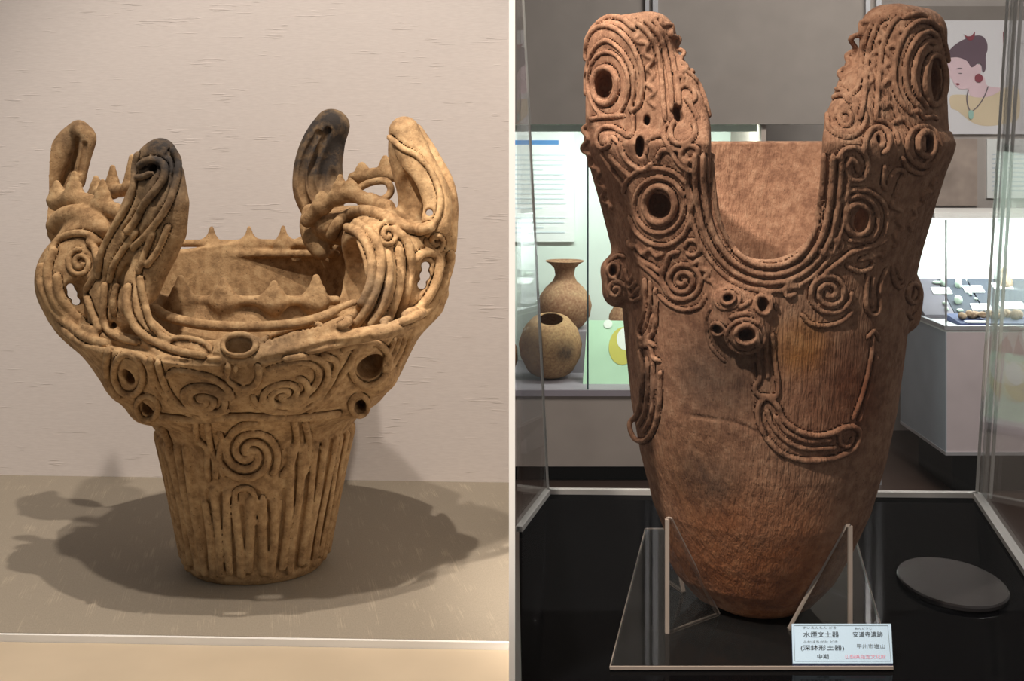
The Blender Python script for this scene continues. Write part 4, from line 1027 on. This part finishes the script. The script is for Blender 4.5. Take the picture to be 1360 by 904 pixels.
wbox('kickboard', xa, xb, DS + 0.06, 5.75, 0.0, pix(0, 620, DS).z, M['dark'])
wbox('base_panel', xa, xb, DS + 0.01, 5.75, pix(0, 620, DS).z, pix(0, 526, DS).z, M['beige_panel'])
wbox('sill', xa, xb, DS, 5.75, pix(0, 526, DS).z, zsh, M['lilac_edge'])
wbox('back_panel', xa, xb, 5.72, 5.75, zsh, 2.4, M['pale_green'])
wbox('side_panel', xb - 0.02, xb, DS + 0.02, 5.72, zsh, 2.4, M['beige_panel'])
wbox('header', xa, pix(1171, 0, DS).x, DS, DS + 0.05, ztop, 3.0, M['taupe'])
wbox('lamp_tube', xa, xb - 0.03, DS + 0.06, DS + 0.10, ztop + 0.02, ztop + 0.05, M['lamp'])
wbox('lamp_cover', xa, xb - 0.03, DS + 0.052, DS + 0.058, ztop - 0.028, ztop + 0.002, M['pale_green'])
area('showcase_lamp', (xb / 2, DS + 0.15, ztop + 0.045), (xb / 2, 5.50, 0.55), 10, (0.92, 1.0, 0.94), 0.95, 0.10)      # the tube behind the header
wbox('glass_pane', xa, pix(780, 0, DS).x, DS + 0.015, DS + 0.019, zsh, ztop, M['glass'])
wbox('glass_pane', pix(782, 0, DS).x, xb - 0.02, DS + 0.015, DS + 0.019, zsh, ztop, M['glass'])
wbox('glass_joint', pix(780, 0, DS).x, pix(782, 0, DS).x, DS + 0.012, DS + 0.022, zsh, ztop, M['joint'])
for x0, x1 in ((857, 862), (867, 874), (1150, 1156), (1164, 1171)): bpx('header_post', x0, x1, -200, 165 if x0 < 1000 else 644, DS - 0.02, DS, M['silver'], wc)

# text panel in the showcase
tp = empty('text_panel', (pix(720, 320, 5.68).x, 5.68, zsh)); tag(tp, 'white text panel with a blue heading band on the showcase back', 'panel')
ts = bpx('panel_sheet', 600, 763, 172, 321, 5.70, 5.718, M['paper'], tp)
bpx('heading_band', 600, 742, 186, 192, 5.698, 5.70, M['blue_print'], ts)
for i in range(17):
    if i == 12: continue
    bpx('printed_line', 604, 752 - (30 if i in (3, 11, 15) else 0) - (i * 7) % 5, 205 + i * 6.4, 207 + i * 6.4, 5.698, 5.70, M['pale_print'], ts)

# pots in the showcase
def pot(name, label, cx, D, prof_px, ybase, mat, group=None, n=56, tilt=0.0, onto=None):
    """profile in px: (half width, y) from foot to lip, then inside"""
    s = D / F; x = pix(cx, 0, D).x
    z = lambda y: ZC - (y - Y0) * s
    P = [(max(h * s, 0.0), z(y)) for h, y in prof_px]
    V, Fc = lathe(P, n, x, D, 0)
    if onto is not None:                                     # foot set exactly on what carries it
        dz = onto - min(v[2] for v in V); V = [(vx, vy, vz + dz) for vx, vy, vz in V]
    if tilt:                                                 # tipped towards the front of the case, resting on its round belly
        zm = min(v[2] for v in V); zq = zm + 0.12; ca, sa = math.cos(tilt), math.sin(tilt)
        V = [(vx, D + (vy - D) * ca - (vz - zq) * sa, zq + (vy - D) * sa + (vz - zq) * ca) for vx, vy, vz in V]
        dz = zm - min(v[2] for v in V); V = [(vx, vy, vz + dz) for vx, vy, vz in V]
    o = link(name, mesh(name, V, Fc, True), mat); tag(o, label, 'pot', group); return o
M['jar1'] = clay('mottled_jar_clay', (158, 120, 92), (124, 86, 66), (186, 160, 124), (80, 70, 60), [])
vD = 5.50; riser_top = 436
rs = link('display_riser', mesh('display_riser', *box(pix(716, 0, vD - 0.11).x, pix(786, 0, vD - 0.11).x, vD - 0.11, vD + 0.12, zsh, pix(0, 435.4, vD).z)), M['lilac_edge']); tag(rs, 'low grey riser block under the flared-neck jar', 'riser')
pot('flared_neck_jar', 'round-bellied brown jar with a wide flared lip on the riser', 750, vD,
    [(0, 435.5), (16, 435.5), (24, 432), (33, 420), (36, 405), (33, 392), (25, 381), (16, 373), (12.5, 365), (14, 356), (20, 350), (26, 346.5), (25, 345.6), (18, 349), (12, 356), (10, 366), (14, 376), (30, 395), (20, 430), (0, 432)], 435, M['jar1'])
M['jar2'] = clay('yellow_brown_clay', (170, 134, 96), (128, 92, 70), (190, 158, 116), (52, 50, 52), [(tuple(pix(757, 470, 5.12)), 0.085, 1.0)])
fD = 5.26; s = fD / F
yb = Y0 + (ZC - zsh) / s
pot('globular_pot', 'globular yellow-brown pot with a dark patch and open mouth on the showcase floor', 731, fD,
    [(0, yb), (20, yb), (32, yb - 8), (40, yb - 26), (42, yb - 42), (37, yb - 60), (27, yb - 74), (17, yb - 79.5), (15.5, yb - 78.5), (24, yb - 72), (36, yb - 50), (30, yb - 10), (0, yb - 4)], yb, M['jar2'], tilt=math.radians(22))
pot('globular_pot', 'dark rounded pot beside the globular yellow-brown pot', 655, 5.28,
    [(0, yb - 4), (16, yb - 4), (27, yb - 12), (33, yb - 28), (32, yb - 44), (24, yb - 58), (15, yb - 63), (13, yb - 62), (22, yb - 54), (29, yb - 30), (20, yb - 10), (0, yb - 8)], yb, M['jar1'], onto=zsh)
pot('small_brown_jar', 'small brown jar behind the leaning picture card', 826, 5.55,
    [(0, 489), (14, 489), (18, 470), (19, 440), (17, 420), (10, 408), (8, 400), (10, 394), (8.5, 394), (6.5, 401), (14, 425), (12, 480), (0, 484)], 489, M['jar1'], onto=zsh)
# leaning picture card in the showcase
pc = empty('picture_card', (pix(808, 510, 5.14).x, 5.14, zsh)); tag(pc, 'pale green picture card of a yellow fruit leaning in the showcase', 'picture')
yq = Y0 + (ZC - zsh) * F / 5.13
q = [pix(774, yq, 5.13), pix(850, yq, 5.13), pix(846, 426, 5.24), pix(780, 425, 5.24)]
nq = (q[1] - q[0]).cross(q[3] - q[0]).normalized()
M['mint'] = plain('mint_print', (196, 232, 200), 0.6, 0.2); M['yellow'] = plain('yellow_print', (206, 200, 96), 0.6); M['white_print'] = plain('white_print', (240, 246, 236), 0.6)
pcs = plank(*q, nq, 0.006, M['mint'], 'card_sheet', pc)
qx, qy = (q[1] - q[0]).normalized(), (q[3] - q[0]).normalized()
def disc_on(O, EX, EY, EN, cx, cy, rx, ry, mat, name, par, lift=0.0012, n=28, a0=0, a1=360):
    V = [O + EX * cx + EY * cy + EN * lift] + [O + EX * (cx + rx * math.cos(math.radians(a0 + (a1 - a0) * i / n))) + EY * (cy + ry * math.sin(math.radians(a0 + (a1 - a0) * i / n))) + EN * lift for i in range(n + 1)]
    return link(name, mesh(name, V, [(0, i, i + 1) for i in range(1, n + 1)]), mat, par)
k_ = 5.18 / F
disc_on(q[0], qx, qy, nq, 50 * k_, 52 * k_, 19 * k_, 26 * k_, M['yellow'], 'printed_fruit', pcs)
disc_on(q[0], qx, qy, nq, 54 * k_, 62 * k_, 13 * k_, 16 * k_, M['white_print'], 'printed_highlight', pcs, 0.002)
disc_on(q[0], qx, qy, nq, 28 * k_, 82 * k_, 6 * k_, 6 * k_, M['white_print'], 'printed_highlight', pcs, 0.002)

# ---- right wall panels
DW = 5.95
structure(link('wall_right', mesh('wall_right', *box(pix(1019, 0, DS).x + 0.0, 4.5, DW, DW + 0.08, 0, 3.0)), M['grey_wall']))
M['poster'] = plain('poster_paper', (232, 230, 234), 0.6, 0.2, 0, 0.01); M['hair'] = plain('purple_brown_print', (112, 92, 104), 0.7); M['skin'] = plain('pale_pink_print', (232, 204, 212), 0.7)
M['dress'] = plain('cream_print', (226, 208, 178), 0.7); M['red'] = plain('dark_red_print', (146, 72, 84), 0.7); M['jade'] = plain('jade_print', (168, 206, 196), 0.7); M['cord'] = plain('grey_print', (128, 116, 122), 0.7)
po = empty('portrait_poster', (pix(1300, 178, DW).x, DW - 0.02, pix(0, 178, DW).z)); tag(po, 'white poster of a woman in profile with red earring and jade pendant', 'poster')
pos_ = bpx('poster_sheet', 1218, 1375, 27, 178, DW - 0.02, DW, M['poster'], po)
bpx('poster_header', 1218, 1375, 8, 27, DW - 0.018, DW, M['taupe'], po)
R8 = lambda p: crop(1200, 0, 4.757, p)
def flat(name, pts, mat, lift, par, smooth=True):
    P = catmull(R8(pts), True, 2.0)[:-1] if smooth else np.array(R8(pts)); D = DW - 0.02 - lift
    V = [pix(x, y, D) for x, y in P]; me = bpy.data.meshes.new(name); me.from_pydata(V, [], [tuple(range(len(V)))])
    import bmesh
    bm = bmesh.new(); bm.from_mesh(me); bmesh.ops.triangulate(bm, faces=bm.faces[:]); bmesh.ops.recalc_face_normals(bm, faces=bm.faces[:]); bm.to_mesh(me); bm.free()
    return link(name, me, mat, par)
flat('printed_dress', [(300, 605), (400, 600), (470, 610), (560, 590), (640, 555), (725, 560), (728, 740), (640, 780), (520, 795), (430, 770), (340, 700), (300, 680)], M['dress'], 0.001, pos_)
flat('printed_neck', [(400, 520), (500, 480), (530, 540), (620, 560), (540, 610), (440, 612), (410, 580)], M['skin'], 0.002, pos_)
flat('printed_face', [(275, 370), (340, 350), (430, 380), (470, 420), (470, 480), (440, 545), (400, 560), (355, 562), (320, 530), (305, 500), (280, 470)], M['skin'], 0.003, pos_)
flat('printed_hair', [(272, 365), (280, 330), (330, 280), (390, 245), (450, 225), (500, 230), (528, 270), (530, 320), (520, 350), (518, 440), (500, 455), (490, 410), (470, 400), (430, 425), (400, 385), (340, 362)], M['hair'], 0.004, pos_)
flat('printed_ear', [(455, 420), (480, 405), (492, 430), (485, 465), (462, 470)], M['skin'], 0.005, pos_)
flat('printed_comb', [(382, 215), (400, 228), (430, 225), (450, 200), (448, 235), (430, 255), (405, 250)], M['red'], 0.006, pos_)
P_ = pix(1200 + 475 / 4.757, 493 / 4.757, DW - 0.026)
disc_on(P_, Vector((1, 0, 0)), Vector((0, 0, 1)), Vector((0, -1, 0)), 0, 0, 26 / 4.757 * DW / F, 27 / 4.757 * DW / F, M['red'], 'printed_earring', pos_)
flat('printed_brow', [(330, 437), (350, 428), (372, 430), (352, 435)], M['cord'], 0.005, pos_); flat('printed_eye', [(343, 462), (360, 460), (373, 463), (360, 467)], M['cord'], 0.005, pos_); flat('printed_lips', [(328, 528), (345, 525), (356, 532), (342, 540)], M['red'], 0.005, pos_)
for pts in (((410, 565), (400, 620), (410, 680), (425, 705)), ((535, 545), (510, 610), (470, 670), (430, 705))):
    P = catmull(R8(pts), False, 3); Q = [pix(x, y, DW - 0.025) for x, y in P]
    V = []; 
    for p in Q: V += [p + Vector((-0.003, 0, 0)), p + Vector((0.003, 0, 0))]
    link('printed_cord', mesh('printed_cord', V, [(2 * i, 2 * i + 1, 2 * i + 3, 2 * i + 2) for i in range(len(Q) - 1)]), M['cord'], pos_)
flat('printed_pendant', [(412, 700), (440, 700), (438, 748), (415, 748)], M['jade'], 0.006, pos_)
bpx('corner_tag', 1334, 1375, 42, 57, DW - 0.026, DW - 0.02, M['poster'], pos_); bpx('corner_tag_edge', 1333, 1334.5, 42, 57, DW - 0.028, DW - 0.02, M['red'], pos_)
M['photo'] = plain('grey_brown_photo_print', (176, 160, 150), 0.7, 0.2, 0, 0.22)
fp = bpx('photo_panel', 1200, 1298, 184, 273, DW - 0.015, DW, M['photo']); tag(fp, 'grey-brown photograph panel under the portrait poster', 'panel')
ip = empty('information_board', (pix(1340, 263, DW).x, DW - 0.015, pix(0, 263, DW).z)); tag(ip, 'white information board with lines of print beside the photograph panel', 'board')
isht = bpx('panel_sheet', 1311, 1375, 184, 263, DW - 0.015, DW, M['paper'], ip)
for i in range(9): bpx('printed_line', 1318, 1372, 204 + i * 6, 206 + i * 6, DW - 0.017, DW - 0.015, M['pale_print'], isht)
sm = bpx('small_sign', 1093, 1122, 122, 150, DW - 0.012, DW, M['paper']); tag(sm, 'small blank white sign on the grey wall', 'sign')

# ---- lit table showcase
DT, DB = 4.80, 5.36
tx = pix(1256, 0, DT).x; zt = pix(0, 434, DT).z; zb = pix(0, 600, DT).z; zg = pix(0, 292, DT).z
tc = empty('table_showcase', (tx + 0.8, 5.08, 0)); tag(tc, 'glass-topped table showcase lit from inside, in front of the posters', 'showcase')
M['bluegrey'] = plain('blue_grey_side_panel', (164, 172, 182), 0.5); M['pinkgrey'] = plain('pinkish_grey_panel', (186, 174, 176), 0.5); M['white_board'] = plain('white_display_board', (236, 242, 240), 0.6)
def tbox(name, x0, x1, y0, y1, z0, z1, mat): return link(name, mesh(name, *box(x0, x1, y0, y1, z0, z1)), mat, tc)
XE = tx + 1.7
tbox('front_panel', tx + 0.004, XE, DT, DT + 0.02, zb, zt - 0.02, M['pinkgrey'])
tbox('side_panel', tx, tx + 0.004, DT, DB, zb, zt - 0.02, M['bluegrey'])
tbox('body', tx + 0.004, XE, DT + 0.02, DB, zb, zt - 0.02, M['pinkgrey'])
tbox('bottom_rail', tx - 0.002, XE, DT - 0.004, DB, zb - 0.012, zb, M['silver'])
tbox('kickboard', tx + 0.06, XE, DT + 0.10, DB - 0.05, 0.0, zb - 0.012, M['dark'])
tbox('tray_floor', tx, XE, DT, DB, zt - 0.02, zt - 0.006, M['white_board'])
tbox('top_rail', tx, XE, DT - 0.004, DT + 0.012, zt - 0.012, zt + 0.004, M['silver']); tbox('top_rail', tx - 0.004, tx + 0.010, DT, DB, zt - 0.012, zt + 0.004, M['silver'])
tbox('back_board', tx, XE, DB - 0.02, DB, zt - 0.006, zg, M['white_board'])
tbox('hood', tx - 0.002, XE, DT + 0.12, DB, zg, zg + 0.02, M['white'])
tbox('hood_lamp', tx + 0.04, XE - 0.04, DB - 0.14, DB - 0.08, zg - 0.018, zg - 0.002, M['lamp2'])
area('table_case_lamp', (tx + 0.6, DB - 0.18, zg - 0.03), (tx + 0.6, DB - 0.14, 0.3), 12, (0.92, 1.0, 0.99), 1.0, 0.15)
tbox('glass_pane', tx, XE, DT + 0.004, DT + 0.008, zt, zg, M['glass']); tbox('glass_pane', tx, tx + 0.004, DT + 0.01, DB - 0.02, zt, zg, M['glass'])
tbox('corner_bar', tx, tx + 0.006, DT + 0.002, DT + 0.008, zt, zg, M['silver'])
# exhibits inside
M['tray'] = plain('dark_slate_tray', (40, 46, 58), 0.7); M['navy_tray'] = plain('navy_tray', (58, 66, 104), 0.7); M['grey_tray'] = plain('grey_tray', (104, 100, 110), 0.7)
M['sherd'] = clay('sherd_clay', (176, 150, 124), (130, 104, 84), (206, 186, 160), (60, 54, 50), []); M['stone'] = plain('pale_green_stone', (206, 224, 206), 0.5)
def tray(x0, x1, D0, D1, z0, z1, mat, label):
    V, Fc = hexa([(x0, D0, zt - 0.006), (x1, D0, zt - 0.006), (x1, D1, zt - 0.006), (x0, D1, zt - 0.006)], [(x0, D0, z0), (x1, D0, z0), (x1, D1, z1), (x0, D1, z1)])
    o = link('display_tray', mesh('tray', V, Fc), mat); tag(o, label, 'tray'); return o
X = lambda p, D=5.1: pix(p, 0, D).x
tray(tx + 0.012, X(1266), 5.08, 5.30, zt + 0.01, zt + 0.13, M['grey_tray'], 'sloping grey tray at the glass side of the table showcase')
tray(X(1267), X(1306), 5.08, 5.30, zt + 0.01, zt + 0.13, M['tray'], 'sloping slate tray holding pale stones in the table showcase')
tray(X(1308), X(1420), 5.08, 5.30, zt + 0.01, zt + 0.13, M['tray'], 'sloping slate tray with the seated figurine above it')
tray(X(1272, 4.9), X(1420, 4.9), 4.87, 5.04, zt + 0.004, zt + 0.02, M['navy_tray'], 'flat navy tray of potsherds at the front of the table showcase')
def slope_z(D): return zt + 0.01 + 0.12 * (D - 5.08) / 0.22
def lab_(px0, px1, D, w, txt):
    z = slope_z(D) + 0.003; o = link('caption_slip', mesh('slip', *hexa([(X(px0, D), D - w, z - 0.012), (X(px1, D), D - w, z - 0.012), (X(px1, D), D + w, z + 0.01), (X(px0, D), D + w, z + 0.01)], [(X(px0, D), D - w, z - 0.009), (X(px1, D), D - w, z - 0.009), (X(px1, D), D + w, z + 0.013), (X(px0, D), D + w, z + 0.013)])), M['paper'])
    tag(o, txt, 'label', 'caption slips in the table showcase')
for a, b, D, w, txt in ((1238, 1263, 5.22, 0.02, 'white caption slip on the sloping grey tray'), (1280, 1306, 5.23, 0.02, 'white caption slip high on the slate tray of pale stones'), (1290, 1316, 5.12, 0.016, 'white caption slip low on the slate tray of pale stones'),
                        (1318, 1344, 5.25, 0.02, 'white caption slip just under the seated figurine'), (1328, 1360, 5.13, 0.02, 'white caption slip low on the slate tray with the figurine')): lab_(a, b, D, w, txt)
for a, b, D, txt in ((1282, 1310, 4.89, 'short white caption slip at the front edge of the navy tray'), (1306, 1350, 5.02, 'long white caption slip at the back edge of the navy tray')):
    o = link('caption_slip', mesh('slip', *box(X(a, D), X(b, D), D - 0.015, D + 0.015, zt + 0.002 + 0.016 * (D - 4.87) / 0.17, zt + 0.008 + 0.016 * (D - 4.87) / 0.17)), M['paper']); tag(o, txt, 'label', 'caption slips on the navy tray')
import bmesh
def lump(name, label, cat, group, x, y, z, r, mat, seed):
    random.seed(seed); bm = bmesh.new(); bmesh.ops.create_icosphere(bm, subdivisions=2, radius=1.0)
    ph = [random.uniform(0, 6) for _ in range(3)]
    for v in bm.verts:
        f = 1 + 0.13 * math.sin(3 * v.co.x + ph[0]) + 0.12 * math.sin(4 * v.co.y + ph[1]); v.co = Vector((x + v.co.x * r[0] * f, y + v.co.y * r[1] * f, z + v.co.z * r[2] * f))
    me = bpy.data.meshes.new(name); bm.to_mesh(me); bm.free(); me.polygons.foreach_set('use_smooth', [True] * len(me.polygons))
    tag(link(name, me, mat), label, cat, group)
for i, (p, D, rx, rz) in enumerate(((1244, 5.27, 0.018, 0.008), (1252, 5.26, 0.012, 0.018), (1255, 5.14, 0.010, 0.010), (1257, 5.11, 0.010, 0.008), (1273, 5.25, 0.016, 0.024), (1273, 5.15, 0.016, 0.022), (1275, 5.10, 0.012, 0.008), (1289, 5.2, 0.007, 0.006), (1296, 5.17, 0.007, 0.006))):
    lump('stone_tool', 'pale green stone tool on the sloping grey tray' if p < 1266 else ('tiny pale stone chip on the slate tray' if rx < 0.01 else 'pale green stone tool on the slate tray'), 'stone', 'stone tools in the table showcase', X(p, D), D, slope_z(D) + rz * 0.55, (rx, 0.012, rz), M['stone'], i)
for i, p in enumerate((1279, 1288, 1297, 1304, 1292, 1314, 1322, 1330, 1338, 1347, 1353)):
    D = 4.94 + 0.02 * (i % 3); lump('potsherd', 'brown potsherd lying on the flat navy tray', 'potsherd', 'potsherds on the navy tray', X(p, D), D, zt + 0.024 + 0.004 * (i % 2), (0.018, 0.02, 0.013 if i < 7 else 0.02), M['sherd'], 40 + i)
fx, fD2 = X(1334, 5.27), 5.27; s = fD2 / F
pz = slope_z(5.27 - 0.028) - 0.003
V, Fc = lathe([(0, 0), (0.030, 0), (0.034, 0.015), (0.026, 0.035), (0.016, 0.050), (0.011, 0.058), (0.014, 0.068), (0.012, 0.080), (0.004, 0.088), (0, 0.089)], 28, fx, fD2, pz)
fg = empty('clay_figurine', (fx, fD2, pz)); tag(fg, 'small seated brown clay figurine on the slate tray', 'figurine')
link('torso', mesh('torso', V, Fc, True), M['sherd'], fg)
for sgn in (-1, 1):
    V, Fc = lathe([(0, 0), (0.008, 0.002), (0.009, 0.02), (0.007, 0.035), (0, 0.042)], 16); link('arm', mesh('arm', [(fx + sgn * (0.026 + 0.0 * x) + x - sgn * z * 0.25, fD2 - 0.01 + y, pz + 0.01 + z) for x, y, z in V], Fc, True), M['sherd'], fg)
